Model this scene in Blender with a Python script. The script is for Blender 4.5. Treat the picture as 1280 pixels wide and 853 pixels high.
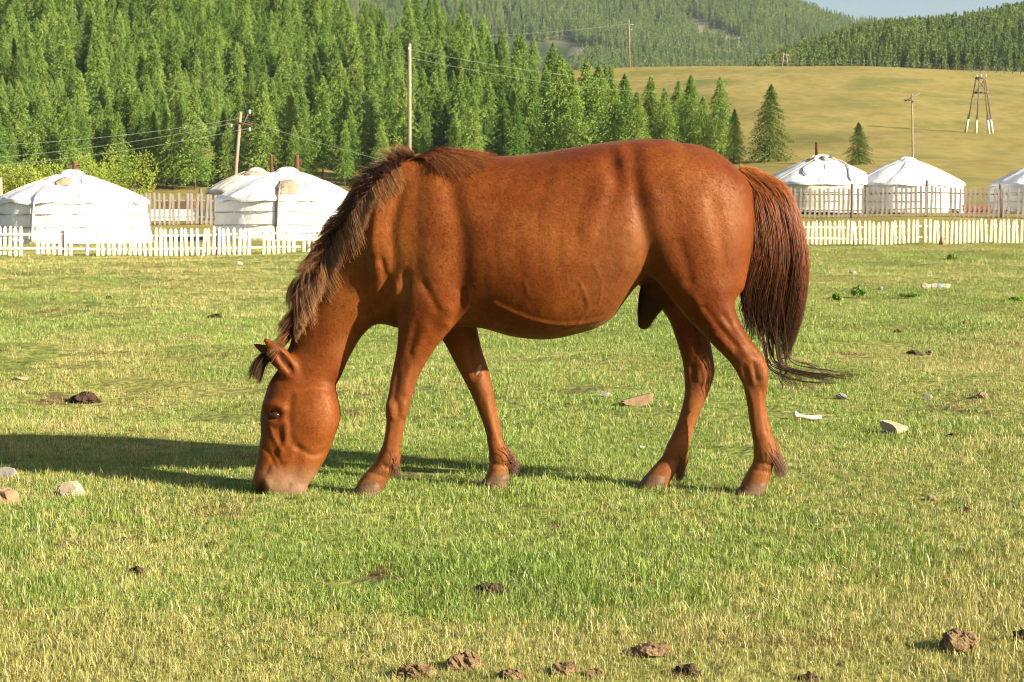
import bpy, math, random
import numpy as np
from math import radians, sin, cos, pi
for o in list(bpy.data.objects): bpy.data.objects.remove(o)
scene = bpy.context.scene
C = scene.collection
random.seed(7); RS = np.random.RandomState(11)

# ------------------------------------------------------------------ camera, sky, sun, exposure
FPX, HC, HOR = 2100.0, 1.10, 274.0                 # focal length in photo pixels, eye height, horizon row
PITCH = math.atan((426.5 - HOR) / FPX)
cam = bpy.data.cameras.new('camera'); cam_o = bpy.data.objects.new('camera', cam); C.objects.link(cam_o)
cam_o.location = (0, 0, HC); cam_o.rotation_euler = (pi / 2 - PITCH, 0, 0)
cam.sensor_width = 36; cam.lens = 36 * FPX / 1280; cam.clip_end = 12000; cam.clip_start = 0.05
cam.dof.use_dof = True; cam.dof.focus_distance = 6.7; cam.dof.aperture_fstop = 14
scene.camera = cam_o
SUN_EL = radians(22.5); SUN_T = 0.54                  # light travels (-1, +SUN_T) over the ground
sdir = np.array([-1, SUN_T, 0]); sdir /= np.linalg.norm(sdir)
light_dir = np.array([sdir[0] * cos(SUN_EL), sdir[1] * cos(SUN_EL), -sin(SUN_EL)])
world = bpy.data.worlds.new('World'); scene.world = world; world.use_nodes = True
wn = world.node_tree.nodes; wl = world.node_tree.links
sky = wn.new('ShaderNodeTexSky'); sky.sky_type = 'NISHITA'; sky.sun_disc = False
sky.sun_elevation = SUN_EL; sky.sun_rotation = math.atan2(-light_dir[0], -light_dir[1])
sky.air_density = 1.0; sky.dust_density = 1.5
wl.new(sky.outputs[0], wn['Background'].inputs[0]); wn['Background'].inputs[1].default_value = 0.05
sun = bpy.data.lights.new('sun', 'SUN'); sun.energy = 5.0; sun.angle = radians(0.5); sun.color = (1.0, 0.88, 0.70)
sun_o = bpy.data.objects.new('sun', sun); C.objects.link(sun_o)
from mathutils import Vector
sun_o.rotation_euler = Vector(light_dir).to_track_quat('-Z', 'Y').to_euler(); sun_o.location = (30, -10, 20)
scene.view_settings.view_transform = 'Standard'; scene.view_settings.look = 'None'
scene.view_settings.exposure = 1.55; scene.view_settings.gamma = 1.0
scene.render.engine = 'CYCLES'
scene.cycles.max_bounces = 6; scene.cycles.diffuse_bounces = 2; scene.cycles.volume_bounces = 0; scene.cycles.transparent_max_bounces = 8; scene.cycles.use_denoising = True; scene.cycles.filter_width = 1.1
scene.render.resolution_x = 1024; scene.render.resolution_y = 682

# ------------------------------------------------------------------ helpers
def ray(px, py):
    u = (px - 640.0) / FPX; v = (426.5 - py) / FPX
    return np.array([u, cos(PITCH) + v * sin(PITCH), -sin(PITCH) + v * cos(PITCH)])
def at(px, py, Y):
    d = ray(px, py); return np.array([0, 0, HC]) + d * (Y / d[1])

def vnoise(x, y, seed=0):
    x = np.asarray(x, float); y = np.asarray(y, float)
    xi = np.floor(x).astype(np.int64); yi = np.floor(y).astype(np.int64); fx = x - xi; fy = y - yi
    fx = fx * fx * (3 - 2 * fx); fy = fy * fy * (3 - 2 * fy)
    def h(a, b):
        n = (a * 374761393 + b * 668265263 + seed * 974711) & 0x7fffffff
        n = ((n ^ (n >> 13)) * 1274126177) & 0x7fffffff
        return ((n ^ (n >> 16)) & 0xffff) / 65535.0
    return (h(xi, yi) * (1 - fx) + h(xi + 1, yi) * fx) * (1 - fy) + (h(xi, yi + 1) * (1 - fx) + h(xi + 1, yi + 1) * fx) * fy

# terrain table: rows are distance, columns are bearing (photo column)
TP = [-600, 0, 400, 540, 640, 760, 900, 1000, 1100, 1280, 1800]
TT = {0: [0]*11, 30: [0]*11, 45: [0]*5 + [.03]*6, 60: [0, 0, .02, .05, .1, .1, .15, .15, .15, .17, .2],
 75: [.4, .4, .4, .4, .5, .6, .7, .7, .7, .7, .7], 95: [1.1, 1.1, 1.1, 1.1, 1.2, 1.4, 1.5, 1.55, 1.55, 1.55, 1.5],
 130: [2, 2, 2, 2, 2.2, 2.6, 3, 3, 3, 3, 3], 200: [3.4, 3.4, 3.4, 3.4, 4.2, 5.5, 6.6, 7, 7, 7, 7],
 260: [4.2, 4.2, 4.2, 4.2, 5.8, 8.5, 12, 12.5, 12.5, 12.5, 12.5], 320: [6, 6, 6, 6.5, 8, 14, 19.5, 20, 20, 19.5, 19],
 400: [33, 33, 30, 24, 24, 27, 32, 32, 32, 31, 30], 480: [64, 64, 50, 46, 42, 45.4, 45, 44.6, 44, 43, 42],
 560: [80, 80, 54, 50, 46, 47, 47, 46, 46, 45, 44], 650: [88, 88, 56, 50, 44, 44, 44, 44, 44, 44, 44],
 760: [90, 90, 58, 52, 45, 45, 48, 50, 53, 56, 56], 900: [95, 95, 60, 54, 48, 50, 66, 80, 90, 98, 98],
 1000: [100, 100, 64, 56, 50, 54, 76, 93, 105, 113, 118], 1150: [105, 105, 70, 60, 52, 58, 80, 98, 112, 124, 130],
 1500: [110, 110, 95, 80, 80, 85, 90, 95, 95, 95, 95], 2000: [230, 230, 215, 200, 196, 190, 184, 178, 170, 150, 140],
 2500: [385, 400, 392, 390, 388, 376, 346, 312, 283, 255, 240], 2900: [380, 390, 385, 380, 370, 350, 320, 285, 260, 240, 230],
 3600: [200]*11}
_D = np.array(sorted(TT)); _lin = np.concatenate([np.arange(0, 120, 2.5), np.geomspace(120, 3600, 130)])
_P = np.arange(-600, 1801, 20.0)
_T = np.array([np.interp(_P, TP, TT[d]) for d in _D])
_T = np.array([np.interp(_lin, _D, _T[:, j]) for j in range(len(_P))]).T
def _blur(a, n, ax):
    k = np.hanning(2 * n + 3)[1:-1]; k /= k.sum()
    pad = [(0, 0), (0, 0)]; pad[ax] = (n, n); b = np.pad(a, pad, mode='edge')
    return np.apply_along_axis(lambda r: np.convolve(r, k, 'valid'), ax, b)
_T = _blur(_blur(_T, 3, 0), 3, 1)
def H(x, y):
    x = np.asarray(x, float); y = np.asarray(y, float); yy = np.maximum(y, 1.0)
    px = np.clip(x / yy * FPX + 640, -600, 1799.9)
    i = np.clip(np.searchsorted(_lin, np.clip(y, 0, 3599.9), side='right') - 1, 0, len(_lin) - 2)
    fi = np.clip((np.clip(y, 0, 3599.9) - _lin[i]) / (_lin[i + 1] - _lin[i]), 0, 1)
    j = np.floor((px + 600) / 20).astype(int); fj = (px + 600) / 20 - j; j = np.clip(j, 0, len(_P) - 2)
    z = (_T[i, j] * (1 - fj) + _T[i, j + 1] * fj) * (1 - fi) + (_T[i + 1, j] * (1 - fj) + _T[i + 1, j + 1] * fj) * fi
    r = np.hypot(x - 0.0, (y - 6.75) * 1.3)
    damp = np.clip((r - 1.6) / 2.5, 0.12, 1.0)
    und = (vnoise(x * .35, y * .22, 3) - .5) * .16 * np.clip((y - 7) / 12, 0, 1) + (vnoise(x * .9, y * .6, 5) - .5) * (.05 + .06 * np.clip((y - 8) / 4, 0, 1)) + (vnoise(x * 2.3, y * 2.3, 6) - .5) * .04
    big = (vnoise(x * .03, y * .03, 8) - .5) * np.clip((y - 100) / 200, 0, 1) * 2.5 + (vnoise(x * .006, y * .006, 9) - .5) * np.clip((y - 1300) / 800, 0, 1) * 45
    return z + und * damp * np.clip(1.4 - y / 250, 0, 1) + big
def hz(x, y): return float(H(np.array([x]), np.array([y]))[0])
def ground_at(px, py):
    d = ray(px, py); Y = np.geomspace(2.5, 3500, 6000)
    z = HC + d[2] / d[1] * Y; g = H(d[0] / d[1] * Y, Y); k = np.argmax(z < g)
    Y0 = Y[k]; return np.array([d[0] / d[1] * Y0, Y0, g[k]])

# materials
def nt(m): m.use_nodes = True; return m.node_tree.nodes, m.node_tree.links
def ramp(n, stops):
    r = n.new('ShaderNodeValToRGB'); e = r.color_ramp.elements
    while len(e) < len(stops): e.new(0.5)
    for q, (p, c) in zip(e, stops): q.position = p; q.color = (*c, 1)
    return r
def mat(name, c1, c2=None, scale=8.0, rough=.8, bump=.3, detail=6, spec=.3, stretch=(1, 1, 1), coords='Object', metallic=0, dist=.02):
    m = bpy.data.materials.new(name); n, l = nt(m); b = n['Principled BSDF']
    b.inputs['Roughness'].default_value = rough; b.inputs['Specular IOR Level'].default_value = spec; b.inputs['Metallic'].default_value = metallic
    tc = n.new('ShaderNodeTexCoord'); mp = n.new('ShaderNodeMapping'); mp.inputs['Scale'].default_value = stretch
    l.new(tc.outputs[coords], mp.inputs[0])
    no = n.new('ShaderNodeTexNoise'); no.inputs['Scale'].default_value = scale; no.inputs['Detail'].default_value = detail
    l.new(mp.outputs[0], no.inputs[0])
    r = ramp(n, [(.3, c1), (.7, c2 or tuple(v * .7 for v in c1))]); l.new(no.outputs[0], r.inputs[0])
    l.new(r.outputs[0], b.inputs['Base Color'])
    if bump:
        bp = n.new('ShaderNodeBump'); bp.inputs['Strength'].default_value = bump; bp.inputs['Distance'].default_value = dist
        l.new(no.outputs[0], bp.inputs['Height']); l.new(bp.outputs[0], b.inputs['Normal'])
    return m

def link(o, parent=None):
    C.objects.link(o)
    if parent is not None: o.parent = parent
    return o
def wloc(o):
    v = np.array(o.location)
    while o.parent is not None: o = o.parent; v = v + np.array(o.location)
    return v
def mesh(name, V, F, m, parent=None, smooth=True, origin=None):
    """V in world coordinates; stored relative to the parent (or to origin)"""
    V = np.asarray(V, float).reshape(-1, 3)
    me = bpy.data.meshes.new(name)
    o = bpy.data.objects.new(name, me)
    if parent is not None: V = V - wloc(parent)
    elif origin is not None: V = V - np.asarray(origin); o.location = origin
    me.from_pydata(V.tolist(), [], [tuple(int(i) for i in f) for f in F] if not isinstance(F, np.ndarray) else F.tolist())
    me.update()
    if smooth: me.polygons.foreach_set('use_smooth', np.ones(len(me.polygons), bool))
    if m: me.materials.append(m)
    return link(o, parent)
def tag(o, label, cat, group=None, kind=None):
    if label: o['label'] = label
    if cat: o['category'] = cat
    if group: o['group'] = group
    if kind: o['kind'] = kind
    return o
def thing(name, label, cat, loc, group=None, rotz=0):
    o = bpy.data.objects.new(name, None); o.location = tuple(float(v) for v in loc); o.rotation_euler = (0, 0, rotz); C.objects.link(o)
    o.empty_display_size = .2
    return tag(o, label, cat, group)
def tube(pts, rad, n=8, cap=True):
    """round tube through world points; rad scalar or list"""
    P = np.asarray(pts, float); N = len(P); rad = np.broadcast_to(np.asarray(rad, float), (N,))
    T = np.gradient(P, axis=0); T /= np.linalg.norm(T, axis=1)[:, None] + 1e-9
    ref = np.array([0, 0, 1.0]) if abs(T[:, 2]).mean() < .8 else np.array([1.0, 0, 0])
    A = np.cross(T, ref); A /= np.linalg.norm(A, axis=1)[:, None] + 1e-9; B = np.cross(T, A)
    a = np.arange(n) * 2 * pi / n
    V = P[:, None] + rad[:, None, None] * (A[:, None] * np.cos(a)[None, :, None] + B[:, None] * np.sin(a)[None, :, None])
    F = [(i * n + j, i * n + (j + 1) % n, (i + 1) * n + (j + 1) % n, (i + 1) * n + j) for i in range(N - 1) for j in range(n)]
    if cap: F += [tuple(range(n))[::-1], tuple(range((N - 1) * n, N * n))]
    return V.reshape(-1, 3), F
def box(c, s, axes=None, taper_top=0):
    c = np.asarray(c, float); ax = np.eye(3) if axes is None else np.asarray(axes, float)
    q = np.array([[-1, -1, -1], [1, -1, -1], [1, 1, -1], [-1, 1, -1], [-1, -1, 1], [1, -1, 1], [1, 1, 1], [-1, 1, 1]]) * np.asarray(s) / 2
    return c + q @ ax, [(0, 3, 2, 1), (4, 5, 6, 7), (0, 1, 5, 4), (1, 2, 6, 5), (2, 3, 7, 6), (3, 0, 4, 7)]
def join(parts):
    V = []; F = []; k = 0
    for v, f in parts:
        V.append(np.asarray(v)); F += [tuple(i + k for i in q) for q in f]; k += len(v)
    return np.concatenate(V), F
def dup(root, loc, rotz=0, scale=1.0, label=None, sz=None):
    r = root.copy(); C.objects.link(r); r.location = tuple(float(v) for v in loc); r.rotation_euler = (0, 0, rotz)
    r.scale = (scale, scale, sz or scale)
    if label: r['label'] = label
    for ch in root.children:
        c = ch.copy(); C.objects.link(c); c.parent = r
        for g in ch.children:
            d = g.copy(); C.objects.link(d); d.parent = c
    return r

# ------------------------------------------------------------------ ground
def ground_material():
    m = bpy.data.materials.new('ground'); n, l = nt(m); b = n['Principled BSDF']
    b.inputs['Roughness'].default_value = .95; b.inputs['Specular IOR Level'].default_value = .1
    g = n.new('ShaderNodeNewGeometry'); s = n.new('ShaderNodeSeparateXYZ'); l.new(g.outputs['Position'], s.inputs[0])
    def noise(sc, det=5, st=(1, 1, 1)):
        mp = n.new('ShaderNodeMapping'); mp.inputs['Scale'].default_value = st; l.new(g.outputs['Position'], mp.inputs[0])
        t = n.new('ShaderNodeTexNoise'); t.inputs['Scale'].default_value = sc; t.inputs['Detail'].default_value = det
        l.new(mp.outputs[0], t.inputs[0]); return t.outputs[0]
    def mixc(f, a, c):
        x = n.new('ShaderNodeMix'); x.data_type = 'RGBA'
        if isinstance(f, float): x.inputs[0].default_value = f
        else: l.new(f, x.inputs[0])
        for k, v in ((6, a), (7, c)):
            if isinstance(v, tuple): x.inputs[k].default_value = (*v, 1)
            else: l.new(v, x.inputs[k])
        return x.outputs[2]
    def mrange(v, a, c):
        r = n.new('ShaderNodeMapRange'); r.inputs[1].default_value = a; r.inputs[2].default_value = c; l.new(v, r.inputs[0]); return r.outputs[0]
    fine = ramp(n, [(.35, (.04, .055, .013)), (.5, (.12, .15, .032)), (.62, (.28, .25, .078))]); l.new(noise(9.0, 8), fine.inputs[0])
    patch = ramp(n, [(.4, (.14, .20, .037)), (.62, (.28, .26, .072))]); l.new(noise(.5, 6, (1, .45, 1)), patch.inputs[0])
    field = mixc(.5, fine.outputs[0], patch.outputs[0])
    soil = mixc(mrange(noise(1.3, 7), .6, .68), field, (.12, .075, .035))
    dry = ramp(n, [(.3, (.17, .16, .042)), (.42, (.235, .195, .056)), (.55, (.275, .22, .068)), (.68, (.165, .165, .044))]); l.new(noise(.05, 8, (1, .6, 1)), dry.inputs[0])
    dry2 = ramp(n, [(.3, (.8, .82, .8)), (.7, (1.12, 1.12, 1.12))]); l.new(noise(.45, 9, (1, .5, 1)), dry2.inputs[0])
    mm = n.new('ShaderNodeMix'); mm.data_type = 'RGBA'; mm.blend_type = 'MULTIPLY'; mm.inputs[0].default_value = 1
    l.new(dry.outputs[0], mm.inputs[6]); l.new(dry2.outputs[0], mm.inputs[7])
    c = mixc(mrange(s.outputs[1], 42, 75), soil, mm.outputs[2])
    wood = ramp(n, [(.4, (.03, .05, .015)), (.62, (.06, .08, .025))]); l.new(noise(.02, 6), wood.inputs[0])
    sa = n.new('ShaderNodeAttribute'); sa.attribute_name = 'scree'; scree = mixc(sa.outputs['Fac'], wood.outputs[0], (.36, .29, .22))
    c = mixc(mrange(s.outputs[1], 620, 700), c, scree)
    l.new(c, b.inputs['Base Color'])
    bp = n.new('ShaderNodeBump'); bp.inputs['Strength'].default_value = .8; bp.inputs['Distance'].default_value = .05
    l.new(noise(14, 6), bp.inputs['Height']); l.new(bp.outputs[0], b.inputs['Normal'])
    return m
M_ground = ground_material()
def scree_at(x, y, z):
    y1 = np.maximum(y, 1); px = x / y1 * FPX + 640; py = 274 - (z - HC) / y1 * FPX; r = np.zeros_like(px)
    for cx, cy, rx, ry, sl in ((893, 46, 42, 7, .42), (735, 66, 34, 5, .25), (775, 74, 24, 4, .1)): r = np.maximum(r, 1.4 - np.hypot((px - cx) / rx, (py - cy - sl * (px - cx)) / ry))
    return np.clip(r * 1.5, 0, 1) * (y > 1500)
def build_ground():
    us = np.concatenate([np.linspace(-2.2, -.5, 10)[:-1], np.linspace(-.5, .5, 161), np.linspace(.5, 2.2, 10)[1:]])
    ys = np.concatenate([[-60, -20, -6, 0], np.linspace(1.5, 14, 90), np.geomspace(14.2, 3600, 210)])
    Y, U = np.meshgrid(ys, us, indexing='ij')
    X = U * np.maximum(Y, 1.0) + np.sign(U) * np.where(Y < 1.5, np.abs(U) * 20, np.abs(U) * 4 / np.maximum(Y, 1))
    X = np.where(Y < 1.5, U * 25, U * (np.maximum(Y, 1.0) + 10 / np.maximum(Y, 1.0)))
    Z = np.where(Y < 1.5, 0, H(X, Y))
    nv = len(us); R = len(ys)
    idx = np.arange(R * nv).reshape(R, nv)
    F = np.stack([idx[:-1, :-1], idx[:-1, 1:], idx[1:, 1:], idx[1:, :-1]], -1).reshape(-1, 4)
    o = mesh('ground', np.stack([X, Y, Z], -1).reshape(-1, 3), F, M_ground)
    P = np.stack([X, Y, Z], -1).reshape(-1, 3); at_ = o.data.attributes.new('scree', 'FLOAT', 'POINT'); at_.data.foreach_set('value', scree_at(P[:, 0], P[:, 1], P[:, 2]).astype(np.float32))
    o['kind'] = 'structure'; o['label'] = 'grazed meadow rising to a dry grass hill and wooded slopes'
    return o
build_ground()

# ------------------------------------------------------------------ geometry-node scatter
def scatter(name, pts, rot, scl, protos, label, cat, tilt=None):
    """one object: prototypes instanced on points (stuff)"""
    col = bpy.data.collections.new(name + '_kinds')
    for p in protos: col.objects.link(p)
    me = bpy.data.meshes.new(name); me.from_pydata(np.asarray(pts).tolist(), [], [])
    N = len(pts)
    for nm, a in (('rot', rot), ('scl', scl)):
        at_ = me.attributes.new(nm, 'FLOAT', 'POINT'); at_.data.foreach_set('value', np.asarray(a, np.float32))
    at_ = me.attributes.new('kind_index', 'INT', 'POINT'); at_.data.foreach_set('value', RS.randint(0, len(protos), N).astype(np.int32))
    o = bpy.data.objects.new(name, me); C.objects.link(o)
    g = bpy.data.node_groups.new(name, 'GeometryNodeTree')
    g.interface.new_socket('Geometry', in_out='INPUT', socket_type='NodeSocketGeometry')
    g.interface.new_socket('Geometry', in_out='OUTPUT', socket_type='NodeSocketGeometry')
    n, l = g.nodes, g.links
    gi = n.new('NodeGroupInput'); go = n.new('NodeGroupOutput'); ip = n.new('GeometryNodeInstanceOnPoints')
    ci = n.new('GeometryNodeCollectionInfo'); ci.inputs[0].default_value = col; ci.inputs['Separate Children'].default_value = True; ci.inputs['Reset Children'].default_value = True
    def attr(nm, t='FLOAT'):
        a = n.new('GeometryNodeInputNamedAttribute'); a.data_type = t; a.inputs[0].default_value = nm; return a.outputs[0]
    cx = n.new('ShaderNodeCombineXYZ'); l.new(attr('rot'), cx.inputs[2])
    l.new(gi.outputs[0], ip.inputs['Points']); l.new(ci.outputs[0], ip.inputs['Instance'])
    ip.inputs['Pick Instance'].default_value = True; l.new(attr('kind_index', 'INT'), ip.inputs['Instance Index'])
    e2r = n.new('FunctionNodeEulerToRotation'); l.new(cx.outputs[0], e2r.inputs[0]); l.new(e2r.outputs[0], ip.inputs['Rotation'])
    sx = n.new('ShaderNodeCombineXYZ')
    sa = attr('scl')
    for k in range(3): l.new(sa, sx.inputs[k])
    l.new(sx.outputs[0], ip.inputs['Scale']); l.new(ip.outputs[0], go.inputs[0])
    md = o.modifiers.new('scatter', 'NODES'); md.node_group = g
    return tag(o, label, cat, kind='stuff')

# ------------------------------------------------------------------ trees
def leaf_material(name, a, b_, hue_by_object=True, nscale=.25):
    m = bpy.data.materials.new(name); n, l = nt(m); out = n['Material Output']; n.remove(n['Principled BSDF'])
    g = n.new('ShaderNodeNewGeometry'); t = n.new('ShaderNodeTexNoise'); t.inputs['Scale'].default_value = nscale; t.inputs['Detail'].default_value = 3
    l.new(g.outputs['Position'], t.inputs[0])
    ob = n.new('ShaderNodeObjectInfo')
    ad = n.new('ShaderNodeMath'); ad.operation = 'MULTIPLY_ADD'; l.new(ob.outputs['Random'], ad.inputs[0]); ad.inputs[1].default_value = .35; 
    sb = n.new('ShaderNodeMath'); sb.operation = 'SUBTRACT'; l.new(t.outputs[0], sb.inputs[0]); sb.inputs[1].default_value = .17
    l.new(sb.outputs[0], ad.inputs[2])
    r = ramp(n, [(.3, a), (.7, b_)]); l.new(ad.outputs[0], r.inputs[0])
    d = n.new('ShaderNodeBsdfDiffuse'); tr = n.new('ShaderNodeBsdfTranslucent'); mx = n.new('ShaderNodeMixShader'); mx.inputs[0].default_value = .2
    l.new(r.outputs[0], d.inputs[0]); l.new(r.outputs[0], tr.inputs[0]); l.new(d.outputs[0], mx.inputs[1]); l.new(tr.outputs[0], mx.inputs[2])
    l.new(mx.outputs[0], out.inputs[0]); return m
M_larch = leaf_material('larch_needles', (.125, .225, .045), (.26, .36, .08))
M_spruce = leaf_material('spruce_needles', (.075, .125, .03), (.15, .205, .05))
M_willow = leaf_material('willow_leaves', (.22, .29, .05), (.34, .38, .08), nscale=.6)
M_farleaf = leaf_material('far_needles', (.15, .22, .06), (.24, .31, .08), nscale=.02)
M_bark = mat('bark', (.10, .065, .04), (.19, .13, .085), scale=3, stretch=(4, 4, .6))
def conifer_mesh(seed, R=.16, whorls=34, per=5, leafs=6, base=.12, size=.022, droop=.35, power=.85):
    """crown of unit height: drooping branches in loose whorls, each a spray of small leaf tufts"""
    rs = np.random.RandomState(seed); lean = rs.uniform(-.012, .012, 2); nb = whorls * per
    t = base + (1 - base) * ((np.repeat(np.arange(whorls), per) + rs.rand(nb) * 1.1) / whorls).clip(0, .995)
    lob = 1 + .22 * np.sin(t * 23 + rs.rand() * 6) * rs.rand(nb)
    Lm = R * np.minimum((1 - t) ** power * 1.15 + .012, 1) * (.55 + .45 * np.minimum(1, (t - base + .06) / .18)) * lob
    a = rs.rand(nb) * 2 * pi; L = Lm * rs.uniform(.5, 1.12, nb)
    n = nb * leafs; t, L, a = (np.repeat(q, leafs) for q in (t, L, a)); f = ((np.tile(np.arange(leafs), nb) + rs.rand(n)) / leafs) ** .7
    z = t - droop * L * f * (.3 + f) * .7 + .03 * (1 - f)
    c = np.stack([np.cos(a) * L * f + lean[0] * t, np.sin(a) * L * f + lean[1] * t, z], 1) + rs.normal(0, .006, (n, 3))
    k = 14; c = np.concatenate([c, np.stack([lean[0] + rs.normal(0, .002, k), lean[1] + rs.normal(0, .002, k), 1 - np.arange(k) * .011], 1)]); a = np.concatenate([a, rs.rand(k) * 6.28]); t = np.concatenate([t, np.full(k, .95)]); n += k
    s = (size * rs.uniform(.6, 1.25, n) * (1.1 - .35 * t))[:, None]
    d1 = np.stack([np.cos(a), np.sin(a), rs.uniform(-.3, .9, n)], 1) + rs.normal(0, .55, (n, 3)); d1[-k:, 2] += 2; d1 /= np.linalg.norm(d1, axis=1)[:, None]
    d2 = np.cross(d1, rs.normal(0, 1, (n, 3))); d2 /= np.linalg.norm(d2, axis=1)[:, None]
    V = np.stack([c - d1 * s, c + d2 * s * .42, c + d1 * s, c - d2 * s * .42], 1).reshape(-1, 3)
    return V, np.arange(4 * n).reshape(n, 4)
def trunk_mesh():
    return tube([(0, 0, -.02), (0, 0, .3), (0, 0, .65), (0, 0, .97)], [.012, .009, .006, .001], 6)
TREE_GROUP = 'larches of the forest behind the gers'
def tree_proto(name, label, group, cm, lm, H0=1.0, tm=None):
    r = thing(name, label, 'tree', (0, 0, 0), group)
    mesh('trunk', *(tm or trunk_mesh()), M_bark, r); mesh('crown', *cm, lm, r, smooth=False)
    return r
def skyline(px):
    return np.interp(px, [-300, 200, 420, 440, 475, 500, 540, 600, 640, 680, 710, 740, 765, 790], [-400, -160, -20, 5, 12, -2, -2, 18, 28, 42, 62, 72, 82, 95])
def build_forest():
    protos = [tree_proto('larch_tree', 'slender green larch, one of the dense forest on the slope behind the gers', TREE_GROUP,
                         conifer_mesh(20 + k, R=[.205, .225, .18, .21, .24, .195][k], per=13, leafs=30, size=.0105, base=[.14, .1, .22, .12, .08, .16][k], power=[.6, .7, .52, .64, .76, .55][k]), M_larch) for k in range(6)]
    cand = []
    rs = np.random.RandomState(5); tries = 0; cell = {}
    for D in np.arange(300, 520, 5.2):
        for X in np.arange(-260, 60, 5.2):
            x = X + rs.uniform(-2.5, 2.5); y = D + rs.uniform(-2.5, 2.5); px = x / y * FPX + 640
            if px < -190 or px > 775: continue
            front = np.interp(px, [-200, 350, 500, 640, 775], [301, 301, 300, 300, 298])
            if y < front + 10 * vnoise(px * .02, 0.5, 4): continue
            back = np.interp(px, [420, 560, 640, 700, 775], [520, 500, 430, 380, 330])
            if y > back: continue
            if rs.rand() < .16 + .35 * (vnoise(x * .05, y * .05, 77) > .72): continue
            h = rs.uniform(10.5, 20) if rs.rand() > .15 else rs.uniform(5, 9) * (1.0 + .12 * vnoise(x * .04, y * .04, 12)); z = hz(x, y)
            top = 274 - (z + h - HC) / y * FPX; lim = skyline(px)
            if top < lim - 6:
                h = h * .8; top = 274 - (z + h - HC) / y * FPX
                if top < lim - 14: continue
            if top > 853: continue
            cand.append((y, x, z, h, px, top))
    # largest in the picture: nearest rows inside the frame
    vis = [c for c in cand if -12 < c[4] < 790]
    vis.sort(key=lambda c: c[0]); near = vis[:300]; ns = set(id(c) for c in near); rest = [c for c in cand if id(c) not in ns and c[5] > -160]
    used = [False] * 6
    for c in near:
        k = rs.randint(6); s = c[3]
        p = protos[k]
        if not used[k]: used[k] = True; o = p; o.location = (c[1], c[0], c[2]); o.scale = (s, s, s); o.rotation_euler = (0, 0, rs.rand() * 6.28)
        else: o = dup(p, (c[1], c[0], c[2]), rs.rand() * 6.28, s * rs.uniform(.92, 1.1), sz=s)
    crowns = []
    for p in protos:
        ob = bpy.data.objects.new('larch', next(c for c in p.children if c.name.startswith('crown')).data); crowns.append(ob)
    scatter('forest', [(c[1], c[0], c[2]) for c in rest], rs.rand(len(rest)) * 6.28, [c[3] for c in rest], crowns,
            'mass of green larches climbing the slope behind the front trees', 'forest')
    print('forest', len(cand), len(near), len(rest))
    # spur of separate conifers running out over the grass hill
    full = [tree_proto('spruce_tree', '', None, conifer_mesh(60 + k, R=[.3, .37, .28][k], whorls=44, per=14, leafs=26, base=.03, size=.012, power=[.66, .7, .62][k]), [M_larch, M_spruce, M_larch][k]) for k in range(3)]
    spec = [(700, 72, 235, 0), (716, 92, 228, 2), (733, 78, 240, 0), (750, 84, 232, 2), (768, 105, 222, 0), (782, 96, 236, 2), (797, 116, 220, 0), (813, 98, 230, 2), (831, 112, 222, 0), (848, 104, 232, 2), (863, 97, 226, 0), (880, 122, 218, 2), (900, 99, 222, 0), (918, 138, 216, 2)]
    us = [False] * 3
    def put(px, top, D, k, label, group, wide=1.0):
        p0 = at(px, top, D); z = hz(p0[0], D); h = p0[2] - z
        if not us[k]: us[k] = True; o = full[k]; o.location = (p0[0], D, z)
        else: o = dup(full[k], (p0[0], D, z))
        o.scale = (h * wide, h * wide, h); o.rotation_euler = (0, 0, rs.rand() * 6.28); o['label'] = label
        if group: o['group'] = group
        elif 'group' in o: del o['group']
    put(963, 108, 214, 1, 'broad dark spruce standing alone beside the ragged-topped ger', None)
    put(1074, 154, 205, 1, 'small dark spruce on the grass between two ger roofs', None, 1.12)
    for s in spec: put(s[0], s[1], s[2], s[3], 'green conifer in the row at the forest edge running onto the dry hill', 'conifers at the forest edge', .92)
build_forest()
def build_far_woods():
    rs = np.random.RandomState(8)
    lo = [bpy.data.objects.new('far_larch', None) for _ in range(0)]
    for k in range(4):
        V, F = conifer_mesh(90 + k, R=.2, whorls=18, per=5, leafs=6, base=.04, size=.034)
        me = bpy.data.meshes.new('far_larch'); me.from_pydata(V.tolist(), [], F.tolist()); me.materials.append(M_farleaf); lo.append(bpy.data.objects.new('far_larch', me))
    pts = []; sc = []
    for _ in range(9000):                        # ridge on the right
        y = rs.uniform(800, 1200); px = rs.uniform(930, 1420); x = (px - 640) / FPX * y
        z = hz(x, y); top = 274 - (z + 15 - HC) / y * FPX
        lim = np.interp(px, [930, 985, 1050, 1090, 1150, 1200, 1250, 1280, 1400], [84, 58, 40, 29, 25, 21, 8, 3, -10])
        if top < lim: continue
        pts.append((x, y, z)); sc.append(rs.uniform(10, 17))
    scatter('ridge_wood', pts, rs.rand(len(pts)) * 6.28, sc, lo, 'dark larch wood covering the ridge behind the grass hill', 'forest')
    lo2 = []
    for k in range(4):
        ob = bpy.data.objects.new('far_larch', lo[k].data); lo2.append(ob)
    pts = []; sc = []
    for _ in range(26000):
        y = rs.uniform(1750, 2560); px = rs.uniform(330, 1330); x = (px - 640) / FPX * y
        if vnoise(x * .006, y * .004, 31) > .78: continue
        z = hz(x, y)
        if (z - HC) / y < .075 or rs.rand() < 1.6 * scree_at(np.array([x]), np.array([y]), np.array([z]))[0]: continue
        pts.append((x, y, z)); sc.append(rs.uniform(12, 20))
    scatter('mountain_wood', pts, rs.rand(len(pts)) * 6.28, sc, lo2, 'hazy larch wood on the distant mountainside', 'forest')
    print('far', len(pts))
build_far_woods()

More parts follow.
